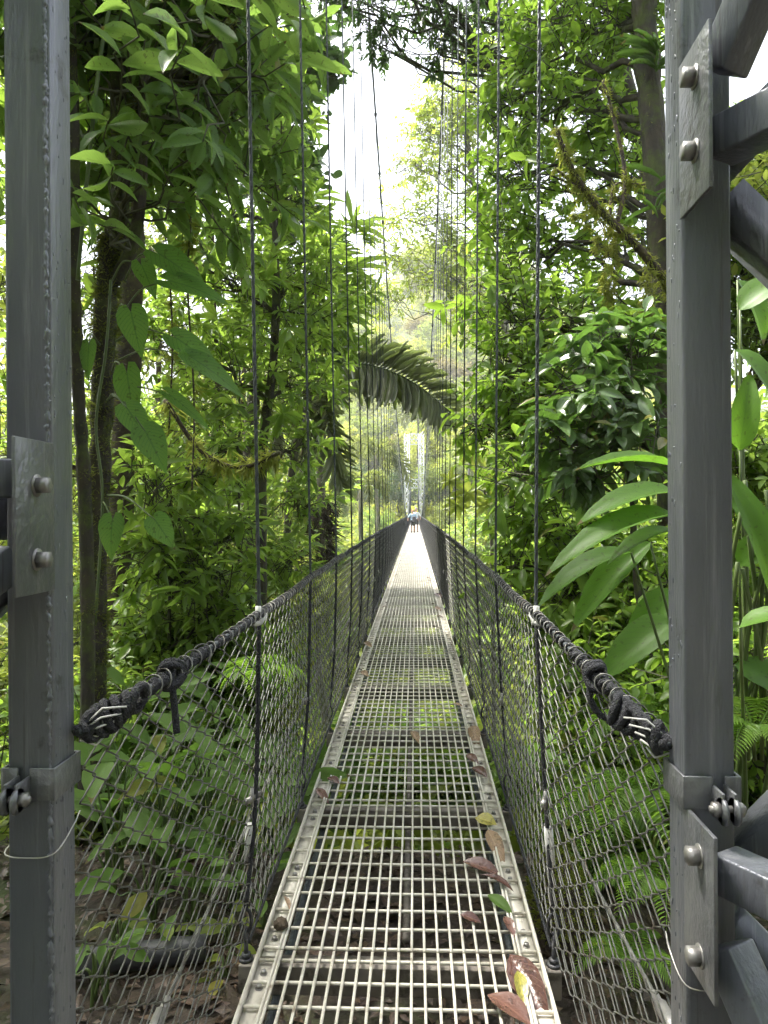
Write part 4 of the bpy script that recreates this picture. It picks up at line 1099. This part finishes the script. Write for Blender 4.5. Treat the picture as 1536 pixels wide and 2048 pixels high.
for px, py, d, L, lab in ((235, 1850, 3.3, .20, 'bright upright young leaves just left of the stay cable foot'), (455, 1850, 3.4, .16, 'pale green round leaves lit beside the deck beam end'), (335, 1850, 3.35, .12, 'small pale seedling above the grey log'), (450, 1910, 3.2, .12, 'small bright seedling at the edge of the leaf litter')):
    q = P(px, py, d); arum(lab, (q.x, q.y, q.z - .16), 5, L, .52, .2, 'bright', 'ellipfine', .5, 'pale seedlings by the log')

# --- low leafy shrubs along both sides and under the deck
SH = []
def shrub_proto(name, mat, L, ratio, tpl, tw, nl=8, r=.8):
    root = thing(name, 'x', 'shrub', (0, 0, -60)); cb, sb = MB(), MB()
    for _ in range(6):
        c = rng.standard_normal(3).clip(-1.1, 1.1) * np.array([.42, .42, .22]) * r + np.array([0, 0, r * .75]); sb.tube(wobble((0, 0, 0), c, 5, .1), np.linspace(.022, .008, 5), 5)
        foliage(cb, sb, c, (r * .62, r * .62, r * .5), tw, nl=nl, L=L, ratio=ratio, tpl=tpl, tl=.22)
    sb.build('stems', M['twig'], root)['kind'] = 'stuff'; cb.build('foliage', mat, root)['kind'] = 'stuff'
    return root


protos = [shrub_proto('leafy_shrub', M['mid'], .15, .42, 'elliptic', 34), shrub_proto('leafy_shrub', M['right'], .11, .46, 'elliptic', 44), shrub_proto('leafy_shrub', M['bright'], .13, .5, 'elliptic', 38), shrub_proto('leafy_shrub', M['arum'], .26, .42, 'elliptic', 16, 6)]
used = set()
SHL = ('mid green ', 'small leaved dark green ', 'yellow green ', 'broad leaved ')


def put_shrub(k, loc, s, label, group):
    loc = Vector(loc); dx = loc.x - CX
    if loc.z + 1.75 * s > -.3 and abs(dx) < .75 + 1.25 * s: loc.x = CX + math.copysign(.8 + 1.25 * s, dx)
    label = SHL[k] + label
    if k in used: return tag(copy_thing(protos[k], loc, random.uniform(0, 6.28), s, label), group=group)
    used.add(k); p = protos[k]; p.location = loc; p.scale = (s, s, s); p['label'] = label; p['group'] = group
    return p


G1 = 'leafy shrubs on the right slope'; G2 = 'shrubs below the deck in the ravine'; G3 = 'leafy shrubs on the left slope'
for px, py, d, k in ((1090, 1230, 7.0, 1), (1160, 1280, 6.4, 0), (1230, 1330, 6.0, 1), (1080, 1370, 6.6, 1), (1150, 1440, 5.8, 2), (1240, 1440, 5.4, 1), (1100, 1500, 5.6, 0), (1050, 1140, 9, 1), (1120, 1120, 8.5, 0), (1010, 1110, 12, 2), (1180, 1160, 8, 2), (1000, 1200, 9.5, 1), (1010, 1330, 7.5, 0), (1230, 1220, 7.4, 0), (1300, 1130, 7, 1), (1320, 1290, 6.2, 0), (1180, 1560, 5.0, 1), (1080, 1600, 5.2, 0), (1520, 900, 6, 0), (1500, 1130, 6, 1), (1530, 1320, 4.6, 1), (1510, 640, 8, 0), (1500, 470, 8, 1), (1540, 260, 8, 1), (1520, 380, 7, 2)):
    put_shrub(k, P(px, py, d) - Vector((0, 0, .75)), .95, 'shrub on the steep slope right of the footbridge', G1)
for px, py, d, k in ((300, 1260, 8, 0), (380, 1300, 8.5, 0), (460, 1330, 8, 1), (560, 1280, 10, 2), (600, 1180, 14, 2), (420, 1180, 11, 0), (330, 1120, 11, 0), (560, 1100, 15, 2), (610, 1270, 10, 0), (560, 1430, 7.5, 1), (630, 1380, 8.5, 2), (250, 1400, 7, 0), (60, 1500, 6, 1), (20, 1350, 7, 2), (40, 1750, 4.6, 2), (0, 1650, 5, 0), (620, 1500, 7, 0), (560, 1560, 6, 3), (500, 1230, 10, 0)):
    put_shrub(k, P(px, py, d) - Vector((0, 0, .75)), 1.0, 'shrub on the shaded slope left of the footbridge', G3)
for q in range(95):
    y = 4.9 + 26 * random.random() ** 1.3; x = random.uniform(-1, 1) * (1.6 + y * .16)
    z = gnd(x, y); s = random.uniform(.6, 1.1) + y * .05
    if abs(x) < 2.2: s = max(.25, min(s, (-.45 - z) / 1.75))
    put_shrub(random.choice((0, 1, 2, 2, 3, 3) if y < 10 else (0, 2, 2, 1)), (x, y, z - .15), s, 'shrub growing in the ravine below the grating deck', G2)

# --- ravine and hillside trees: a few kinds, copied
def far_tree(name, mat, R_, H_, n, L, bark='bark_pale', tpl='simple', lob=7, tl=.8):
    root = thing(name, 'x', 'tree', (0, 0, -200)); cb, sb, tb = MB(), MB(), MB()
    tp = wobble((0, 0, -1), (0, 0, H_ * .8), 7, .06); tb.tube(tp, np.linspace(.05 * R_, .02 * R_, 7), 7)
    for q in range(lob):
        a = q * 2.4; rr = R_ * (.2 + .55 * math.sqrt(q / lob)); c = np.array([math.cos(a) * rr, math.sin(a) * rr, H_ * random.uniform(.62, 1.02) - .22 * rr])
        tb.tube(wobble(tp[4], c, 6, .1), np.linspace(.02 * R_, .006 * R_, 6), 5)
        foliage(cb, None, c, (R_ * .5, R_ * .5, R_ * .40), n, nl=9, L=L, ratio=.45, tpl=tpl, tl=tl, droop=.25)
    tb.build('trunk', M[bark], root); co = cb.build('crown', mat, root); co['kind'] = 'stuff'
    return root


kinds = [('broadleaf_tree', M['bright'], 2.4, 5.5, 62, .26, 'bright yellow green tree growing up beside the far deck', 'bark_brown'), ('broadleaf_tree', M['mid'], 2.6, 6.5, 62, .26, 'mid green tree growing out of the ravine', 'bark_brown'),
         ('hill_tree', M['hill_a'], 5.5, 11, 95, .60, 'green rounded tree on the hillside behind the far tower', 'bark_pale'), ('hill_tree', M['hill_b'], 5.0, 12, 95, .55, 'yellow green tree on the hillside behind the far tower', 'bark_pale'), ('hill_tree', M['hill_c'], 4.5, 9, 80, .5, 'ruddy brown crowned tree on the hillside', 'bark_pale'), ('hill_tree', M['dark'], 4.0, 11, 70, .42, 'tree with shade painted into its dark leaves close behind the far tower', 'bark_brown')]  # last kind: dark leaf colour paints in the shade of the forest
KP = []
for nm, mt, R_, H_, n, L, lab, bk in kinds:
    p = far_tree(nm, mt, R_, H_, n, L, bk, 'elliptic' if L < .4 else 'simple', tl=.5 if L < .4 else 1.0); p['label'] = lab; KP.append(p)
kused = set()
SHL = ('mid green ', 'small leaved dark green ', 'yellow green ', 'broad leaved ')


def put_tree(k, loc, s, group):
    if k in kused: return tag(copy_thing(KP[k], loc, random.uniform(0, 6.28), s), group=group)
    kused.add(k); p = KP[k]; p.location = loc; p.scale = (s, s, s); p['group'] = group
    return p


cnt = 0
for q in range(400):
    y = random.uniform(20, 104); sx = random.choice((-1, 1)); x = sx * (2.9 + y * .012 + 22 * random.random() ** 1.4)
    s = random.uniform(.75, 1.25); z = gnd(x, y); h = 6.0 * s
    # keep the crowns around deck height near the bridge and let them rise further out
    want = -1.2 + (abs(x) - 3) * .55 + random.uniform(-1.2, 1.2)
    if y < 34 and sx > 0 and abs(x) < 6: want -= .8
    z0 = max(z - .3, want - h) if want - h > z else z - .3
    if z0 > z + .5:
        s = min(2.6, (want - z) / 6.0); z0 = z - .3
    if z0 + 7.5 * s > -.4:
        s = min(s, 1.0) if abs(x) < 6 else s
        if abs(x - CX) < 1.0 + 3.7 * s: x = CX + sx * (1.0 + 3.7 * s)
    put_tree(random.choice((0, 0, 0, 1)) if sx < 0 or y > 40 else random.choice((0, 1)), (x, y, z0), s, 'trees growing up from the ravine'); cnt += 1
    if cnt >= 120: break
for q in range(290):
    y = 112 + 205 * (q / 290.0) ** .9 + random.uniform(-4, 4); x = random.uniform(-1, 1) * (14 + (y - 60) * .42) + 4
    if y < 124 and abs(x - CX) < 5.5: x += 8 * (1 if x > 0 else -1)
    k = random.choices((2, 3, 4), (5, 5, 1))[0]
    put_tree(k, (x, y, gnd(x, y) - .6), random.uniform(.65, 1.15), 'trees on the far hillside')
for x, y, q in ((-5.5, 115, .75), (-2.4, 119, .8), (1.2, 117.5, .85), (4.6, 116, .8), (8.0, 118, .9), (-9, 118, .8)):
    put_tree(5, (x, y, gnd(x, y) - .5), q, 'trees painted shade-dark behind the far tower')
for q in range(40):
    sx = random.choice((-1, 1)); y = random.uniform(14, 60); x = sx * random.uniform(14, 40)
    put_tree(random.choice((1, 1, 0)), (x, y, gnd(x, y) - .5), random.uniform(1.1, 1.7), 'trees growing up from the ravine')

for q in range(11):                          # the forest goes on unseen here, added to darken the post fronts
    a = math.pi * (1.06 + .88 * q / 10.0); rr_ = random.uniform(7, 10); x = math.cos(a) * rr_; y = math.sin(a) * rr_ - .5
    put_tree(1, (x, y, gnd(x, y) - random.uniform(.3, 2.5)), random.uniform(1.0, 1.5), 'trees behind the bridge head')['label'] = 'unseen tree added to the forest behind the bridge head'

for x, y, q in ((-5.0, 1.6, 1.3), (-5.4, 4.9, 1.2)):     # unseen trees added on the left to shade the bridge head
    put_tree(1, (x, y, gnd(x, y) - .2), q, 'trees behind the bridge head')['label'] = 'unseen tall tree added outside the left post to shade the bridge head'

# --- palms
def frond_path(c, az, L, rise, drop, n=26):
    t = np.linspace(0, 1, n); r = L * (t - .22 * t ** 2.5); z = L * (rise * t - drop * t ** 2.2)
    return np.stack([c[0] + np.cos(az) * r, c[1] + np.sin(az) * r, c[2] + z], 1)


def palm(label, base, crown, fronds, mat, trunk_r, leaflets=34, lw=.035, individually=False, group=None, shaft=True, ll=.28):
    root = thing('palm_tree', label, 'palm', base, group); base = Vector(base); c = np.array(crown)
    tp = wobble(base, crown, 9, .02); tb = MB().tube(tp, np.linspace(trunk_r * 1.15, trunk_r, 9), 10); fresh(tb.build('trunk', M['bark_pale']), root, base)
    if shaft:
        fresh(MB().tube([c + (0, 0, -.75), c + (0, 0, -.3), c + (0, 0, .1)], [trunk_r * 1.25, trunk_r * 1.3, trunk_r * .7], 10).build('crownshaft', M['stem']), root, base)
    for path in fronds:
        path = cr(path, 6) if len(path) < 12 else np.asarray(path); n = len(path)
        d = np.concatenate([[0], np.cumsum(np.linalg.norm(np.diff(path, axis=0), axis=1))]); Lf = d[-1]
        fo = fresh(MB().tube(path, np.linspace(.026, .006, n) * max(.6, Lf / 3), 6).build('frond', M['stem']), root, base)
        q = np.linspace(.12, .995, leaflets); pos = np.stack([np.interp(q * Lf, d, path[:, j]) for j in range(3)], 1)
        tg = norm(np.stack([np.interp(q * Lf, d, np.gradient(path[:, j])) for j in range(3)], 1))
        sd_ = norm(np.cross(tg, [0, 0, 1.0])); upv = np.cross(sd_, tg)
        ln = Lf * ll * (np.sin(np.pi * (q * .80 + .10)) ** .7) * (.9 + .2 * rng.random(leaflets))
        lm = MB()
        for sg in (-1, 1):
            for row in (0, 1):
                lift = .55 if row else -.15
                dr = (sd_ * sg * .30 + tg * .62 + upv * .62 if row else sd_ * sg * .50 + tg * .38 + np.array([0, 0, -.75])) + .09 * rng.standard_normal((leaflets, 3))
                lnr = ln * (.70 if row else .82)
                nv = upv + .3 * rng.standard_normal((leaflets, 3)) + sd_ * sg * (-.4)
                if individually:
                    for j in range(row, leaflets, 2): leaf_obj('leaflet', 'leaflet', mat, None, pos[j], dr[j], nv[j], lnr[j], max(.03, round(lnr[j] * .052, 3))).parent = fo
                else:
                    sel = np.arange(row, leaflets, 2); lm.add(*place(T['leaflet'], pos[sel], dr[sel], nv[sel], lnr[sel], np.full(len(sel), lw), rng.random(len(sel))))
        if not individually:
            o = lm.build('leaflets', mat); o.parent = fo; o['kind'] = 'stuff'
    return root


d = 15.0
bx = P(642, 1024, d).x
pb = (bx, d, gnd(bx, d) - .3); pc = Pn(636, 832, d)
FR = [[Pn(640, 850, d), Pn(650, 765, d), Pn(695, 728, d - .1), Pn(768, 738, d - .5), Pn(840, 774, d - .9), Pn(902, 826, d - 1.2)],
      [Pn(640, 850, d), Pn(645, 790, d - .2), Pn(652, 790, d - .5), Pn(656, 850, d - .9), Pn(672, 930, d - 1.1), Pn(684, 985, d - 1.1)],
      [Pn(636, 850, d), Pn(615, 790, d + .1), Pn(590, 790, d + .3), Pn(560, 840, d + .5), Pn(545, 920, d + .6)],
      [Pn(634, 850, d), Pn(620, 780, d - .3), Pn(608, 800, d - .8), Pn(604, 880, d - 1.1), Pn(606, 950, d - 1.2)]]
near_palm = palm('mossy trunked palm reaching a big green frond with painted grey sheen over the deck', pb, pc, FR, M['palm'], .085, 84, .045, True)
mo = MB(); moss_fuzz(mo, np.array([Pn(640, 1000, d), Pn(641, 1060, d), Pn(642, 1130, d)]), .15, 1500, .12, .8)
foliage(mo, None, P(635, 1015, d), (.28, .25, .22), 60, nl=10, L=.16, ratio=.15, tpl='simple', tl=.2, up_bias=-.6, droop=.8)
fresh(mo.build('hanging_roots', M['bark_brown']), near_palm, pb)['kind'] = 'stuff'
for (px, py, d, L, nf, lab) in ((752, 905, 60, 3.6, 9, 'pale palm with arching fronds left of the far tower'), (836, 838, 121, 6.5, 11, 'tall palm drooping above the top of the far tower'), (722, 960, 44, 2.2, 9, 'low palm beside the left chain link far along'), (940, 830, 90, 4.5, 10, 'shaggy palm on the right slope short of the far tower')):
    x = P(px, 1024, d).x; c = Pn(px, py, d)
    fr = [frond_path(c, k * 2.399 + .3, L * random.uniform(.85, 1.05), random.uniform(.35, .95), random.uniform(.65, 1.1)) for k in range(nf)]
    palm(lab, (x, d, min(gnd(x, d), c[2] - 3) - .3), c, fr, M['palm_far'], .14, 30, .05 if d < 50 else .075, False, 'palms far along the bridge', False, .30)

# ================================================================== GROUND COVER AND LITTER
n = 17000
x = rng.uniform(-3.5, 3.5, n); y = rng.uniform(1.2, 7.5, n); az = rng.random(n) * 6.28
mb = MB(); L = .03 + .09 * rng.random(n) ** 1.5
mb.add(*place(T['simple'], np.stack([x, y, terr(x, y) + .012 + .03 * rng.random(n)], 1), np.stack([np.cos(az), np.sin(az), .25 * rng.standard_normal(n)], 1), np.array([0, 0, 1.0]) + .45 * rng.standard_normal((n, 3)), L, L * (.35 + .2 * rng.random(n)), rng.random(n)))
lt = mb.build('leaf_litter', M['litter']); tag(lt, 'brown leaf litter covering the ground at the bridge head', 'leaf litter', kind='stuff')
n = 36000
y = 5 + 105 * rng.random(n) ** 1.5; x = rng.uniform(-1, 1, n) * (3 + y * .45); L = (.14 + .012 * y) * (.6 + .8 * rng.random(n))
mb = MB(); dr = rng.standard_normal((n, 3)) + np.array([0, 0, .5])
mb.add(*place(T['simple'], np.stack([x, y, terr(x, y) + .25 * L + .5 * rng.random(n)], 1), dr, np.array([0, 0, 1.0]) + .5 * rng.standard_normal((n, 3)), L, L * .45, rng.random(n)))
tag(mb.build('ground_cover', M['bright']), 'tangled green ground cover on the ravine slopes', 'ground cover', kind='stuff')
n = 58000
y = 108 + 220 * rng.random(n); x = rng.uniform(-1, 1, n) * (20 + (y - 60) * .45); L = (.9) * (.6 + .8 * rng.random(n))
mb = MB(); dr = rng.standard_normal((n, 3)) + np.array([0, 0, .5])
mb.add(*place(T['simple'], np.stack([x, y, terr(x, y) + .2 + 2.2 * rng.random(n)], 1), dr, np.array([0, 0, 1.0]) + .5 * rng.standard_normal((n, 3)), L, L * .5, rng.random(n)))
tag(mb.build('hillside_scrub', M['hill_b']), 'scrub covering the far hillside between the trees', 'scrub', kind='stuff')

# grey log on the left and moss cushion on the right
a, b = P(120, 1935, 3.15), P(412, 1930, 3.3); a.z = b.z = gnd(-1.2, 3.2) + .07
lg = MB(); p = wobble(a, b, 9, .01); lg.tube(p, .062 * (1 + .05 * rng.standard_normal(9)), 14)
tag(lg.build('fallen_log', M['log']), 'smooth dark grey log lying on leaf litter left of the deck', 'log')
q = P(1120, 1790, 3.5); mb = MB(); mb.ball((q.x, q.y, gnd(q.x, q.y) + .1), .13, .3, .26, 14, .06)
ms = tag(mb.build('mossy_stump', M['bark_brown']), 'low mossy stump hugging the right edge of the deck', 'stump')
mo = MB(); n = 1800; dv = norm(rng.standard_normal((n, 3))); dv[:, 2] = np.abs(dv[:, 2])
mo.add(*place(T['simple'], np.array([q.x, q.y, gnd(q.x, q.y) + .1]) + dv * np.array([.13, .3, .26]), dv + .5 * rng.standard_normal((n, 3)), rng.standard_normal((n, 3)), .02 + .03 * rng.random(n), np.full(n, .008), rng.random(n))); o = mo.build('moss', M['moss']); o.parent = ms; o['kind'] = 'stuff'

# --- fallen leaves lying on the grating, each its own thing
def on_deck(px, py):
    d_ = ROT @ Vector(((px - 768) / F, (1024 - py) / F, -1)); t = -(CAM.z - .075) / d_.z; q = CAM + d_ * t; q.z = deck_z(q.y) + .012; return q


FALL = [(1020, 1890, 1085, 1985, 60, 'wet_leaf', 'large wet brown leaf curled against the right side rail'), (975, 1965, 1062, 2010, 62, 'wet_leaf', 'big flat reddish brown leaf lying across the near grating bars'), (1035, 1920, 1050, 1975, 26, 'yellow_leaf', 'small yellow green speckled leaf beside the curled brown leaf'),
        (1000, 2040, 1050, 2090, 40, 'wet_leaf', 'brown leaf tip at the near end of the right rail'), (925, 1715, 1000, 1730, 36, 'wet_leaf', 'curled dark red leaf resting on the grating bars'), (962, 1740, 1028, 1758, 26, 'wet_leaf', 'pinkish brown leaf lying near the right rail'), (975, 1778, 1022, 1805, 24, 'arum', 'grey green leaf caught on the right side rail'),
        (920, 1815, 962, 1822, 24, 'wet_leaf', 'small dark curled leaf in the middle right of the near panel'), (1008, 1818, 1030, 1845, 22, 'wet_leaf', 'folded brown leaf wedged in the right channel'), (950, 1632, 992, 1640, 36, 'yellow_leaf', 'olive yellow leaf folded over the right rail at the beam'), (975, 1655, 1005, 1700, 30, 'tan_leaf', 'orange brown leaf in the right channel past the beam'),
        (822, 1465, 838, 1478, 16, 'tan_leaf', 'single tan leaf on the middle of the grating'), (655, 1555, 678, 1562, 20, 'wet_leaf', 'brown leaf near the left rail'), (632, 1575, 655, 1592, 18, 'wet_leaf', 'dark leaf draped over the left side rail'), (932, 1510, 955, 1520, 18, 'wet_leaf', 'grey brown leaf past the second beam on the right'), (945, 1535, 972, 1550, 22, 'wet_leaf', 'wrinkled brown leaf beside the right channel'),
        (945, 1455, 952, 1480, 14, 'tan_leaf', 'upright tan leaf against the right rail'), (568, 1780, 582, 1796, 12, 'tan_leaf', 'dry curled leaf scrap on the left rail'), (905, 1412, 925, 1416, 12, 'tan_leaf', 'flat tan leaf on the far right grating'), (728, 1290, 742, 1296, 10, 'tan_leaf', 'pale leaf by the left rail two bays on'), (722, 1348, 735, 1354, 12, 'tan_leaf', 'tan leaf by the left rail past the beam'), (868, 1218, 882, 1222, 8, 'tan_leaf', 'leaf scrap far along by the right rail'), (868, 1192, 884, 1195, 8, 'wet_leaf', 'dark leaf scrap far along the deck')]
for ax, ay, bx, by, w, mt, lab in FALL:
    a, b = on_deck(ax, ay), on_deck(bx, by); L = (b - a).length; d = a.y
    up = Vector((random.uniform(-.45, .45), random.uniform(-.35, .1), 1))
    a.z += .012; b.z += random.uniform(.004, .03)
    o = leaf_obj('fallen_leaf', 'ellipfine', M[mt], None, a, b - a, up, L, min(L * .9, max(.3 * L, w / F * d))); tag(o, lab, 'leaf', 'fallen leaves on the deck')
for q in range(26):
    y = random.uniform(7, 30); s = random.choice((-1, 1, 1)); a = Vector((CX + s * random.uniform(.33, .46), y, deck_z(y) + .02))
    o = leaf_obj('fallen_leaf', 'ellipfine', M[random.choice(('tan_leaf', 'wet_leaf'))], None, a, (random.uniform(-1, 1), random.uniform(-1, 1), .1), (random.uniform(-.3, .3), 0, 1), random.uniform(.06, .11), random.uniform(.03, .05)); tag(o, 'small dry leaf scrap along the edge of the far deck', 'leaf', 'leaf scraps on the far deck')
q = on_deck(562, 1832); mb = MB().ball((q.x, q.y, q.z + .012), .028, .026, .022, 12, .08); tag(mb.build('dirt_clod', M['bark_brown']), 'round brown clod of dirt stuck on the left side rail', 'clod')

# --- hanging vines
for k_, (pts, r, lab) in enumerate((([(380, 100), (382, 420), (375, 560), (388, 800), (384, 980)], .008, 'thin hanging vine between the philodendron leaves and the first hanger'), ([(155, 560), (175, 350), (200, 120), (230, -40)], .012, 'green vine stem climbing beside the left post'), ([(330, 800), (400, 900), (480, 935), (560, 905)], .02, 'sagging mossy branch crossing between left trunks'), ([(340, 560), (345, 700), (338, 900), (350, 1100)], .01, 'hanging root behind the heart shaped leaves'))):
    dd = (6.0, 4.6, 6.5, 7.5)[k_]; q = cr([P(a, b, dd) for a, b in pts], 8); v_ = thing('hanging_vine', lab, 'vine', q[0])
    fresh(MB().tube(q, r, 6).build('stem', M['bark_brown'] if k_ != 1 else M['stem']), v_, Vector(q[0]))
    if k_ != 1:
        mo = MB(); moss_fuzz(mo, q, r, 900, .05, 1.0 if k_ == 2 else .3); fresh(mo.build('moss', M['moss']), v_, Vector(q[0]))['kind'] = 'stuff'

# ================================================================== PEOPLE on the deck
def person(label, x, y, shirt, trousers, hair, h, face, bag=None, arm_dx=.0):
    zb = deck_z(y) + .01; root = thing('person', label, 'person', (x, y, zb)); root.rotation_euler = (0, 0, face); k = h / 1.75

    def chain_(pts, rad, nm, mat, voxel=.022):
        mb = MB()
        for p, r in zip(pts, rad): mb.tube(cr([np.array(q) * k for q in p], 4) if len(p) > 2 else [np.array(q) * k for q in p], np.interp(np.linspace(0, 1, (len(p) - 1) * 4 + 1 if len(p) > 2 else 2), np.linspace(0, 1, len(r)), r) * k, 10)
        o = mb.build(nm, mat, root); rm = o.modifiers.new('remesh', 'REMESH'); rm.mode = 'VOXEL'; rm.voxel_size = voxel; rm.use_smooth_shade = True
        sm = o.modifiers.new('smooth', 'SMOOTH'); sm.iterations = 4
        return o
    legs = [[(s * .09, 0, .92), (s * .10, -.02, .50), (s * .11, .02, .09), (s * .11, -.10, .04)] for s in (-1, 1)]
    arms = [[(s * .17, 0, 1.42), (s * (.26 + arm_dx), .02, 1.16), (s * (.27 + arm_dx * 1.6), -.10, .95), (s * (.27 + arm_dx * 1.7), -.14, .86)] for s in (-1, 1)]
    chain_(legs + arms + [[(0, 0, .9), (0, .01, 1.15), (0, 0, 1.42)], [(0, 0, 1.40), (0, -.01, 1.52)], [(0, -.01, 1.53), (0, -.02, 1.63), (0, -.01, 1.74)]],
           [[.085, .06, .045, .035]] * 2 + [[.05, .042, .034, .03]] * 2 + [[.15, .13, .13], [.055, .05], [.062, .088, .055]], 'body', M['skin'])
    chain_([[(0, 0, .92), (0, .01, 1.15), (0, 0, 1.42)]] + [[(s * .15, 0, 1.42), (s * (.25 + arm_dx), .02, 1.17), (s * (.25 + arm_dx), .02, 1.14)] for s in (-1, 1)], [[.175, .155, .155]] + [[.075, .068, .06]] * 2, 'shirt', M[shirt])
    chain_([[(0, 0, .90), (0, 0, 1.0)]] + [[(s * .09, 0, .90), (s * .10, -.02, .66), (s * .10, -.02, .52)] for s in (-1, 1)], [[.175, .165]] + [[.105, .095, .085]] * 2, 'shorts', M[trousers])
    mb = MB().ball((0, .02 * k, 1.67 * k), .10 * k, .11 * k, .105 * k, 12, .02); mb.ball((0, .06 * k, 1.60 * k), .085 * k, .07 * k, .10 * k, 10); mb.build('hair', M[hair], root)
    for s in (-1, 1):
        MB().box((s * .11 * k, -.05 * k, .04 * k), (.09, .26, .08), None, .02).build('shoe', M['eye'], root)
        MB().ball((s * .032 * k, -.092 * k, 1.645 * k), .012, seg=6).build('eye', M['eye'], root)
        MB().ball((s * .088 * k, -.01 * k, 1.63 * k), .015, .02, .03, 6).build('ear', M['skin'], root)
    nm = MB().ball((0, -.108 * k, 1.615 * k), .014, .02, .022, 6); nm.build('nose', M['skin'], root)
    MB().ball((0, -.095 * k, 1.575 * k), .026, .01, .007, 6).build('mouth', M['lip'], root)
    return root


for nm, a, b in (('skin', (.42, .25, .17), (.55, .34, .25)), ('lip', (.35, .12, .10), (.4, .15, .13)), ('blue_shirt', (.36, .50, .62), (.45, .58, .70)), ('white_shirt', (.66, .66, .66), (.8, .8, .8)), ('dark_cloth', (.05, .05, .055), (.10, .095, .10)), ('ginger_hair', (.42, .19, .07), (.55, .27, .11)), ('grey_hair', (.16, .15, .15), (.26, .25, .25))):
    M[nm] = solid_mat(nm, a, b, .75, scale=14)
person('person with ginger hair in a light blue top walking on the far deck', CX - .10, 53.2, 'blue_shirt', 'dark_cloth', 'ginger_hair', 1.64, .25, arm_dx=.08)
person('person with dark grey hair in a white top standing just behind', CX + .14, 53.9, 'white_shirt', 'dark_cloth', 'grey_hair', 1.78, -.2, arm_dx=.03)
bp_ = MB().box((CX + .0, 52.95, 1.02), (.26, .16, .46), None, .05); bp_.box((CX + .0, 52.85, .92), (.2, .07, .2), None, .03)
tag(bp_.build('backpack', M['dark_cloth']), 'dark backpack carried in front of the walkers', 'backpack')

# ================================================================== HAZE
hz, t, o = new_mat('haze')
pv = N(t, 'ShaderNodeVolumePrincipled', Density=.0006); pv.inputs['Color'].default_value = (.97, .98, 1, 1); pv.inputs['Anisotropy'].default_value = .2
pv.inputs['Density Attribute'].default_value = ''; hz.cycles.homogeneous_volume = True
t.links.new(pv.outputs[0], o.inputs['Volume'])
hb = MB().box((0, 230, 55), (940, 600, 165)).build('haze', hz, smooth=False); tag(hb, 'thin pale haze hanging in the valley air', 'haze', kind='stuff')
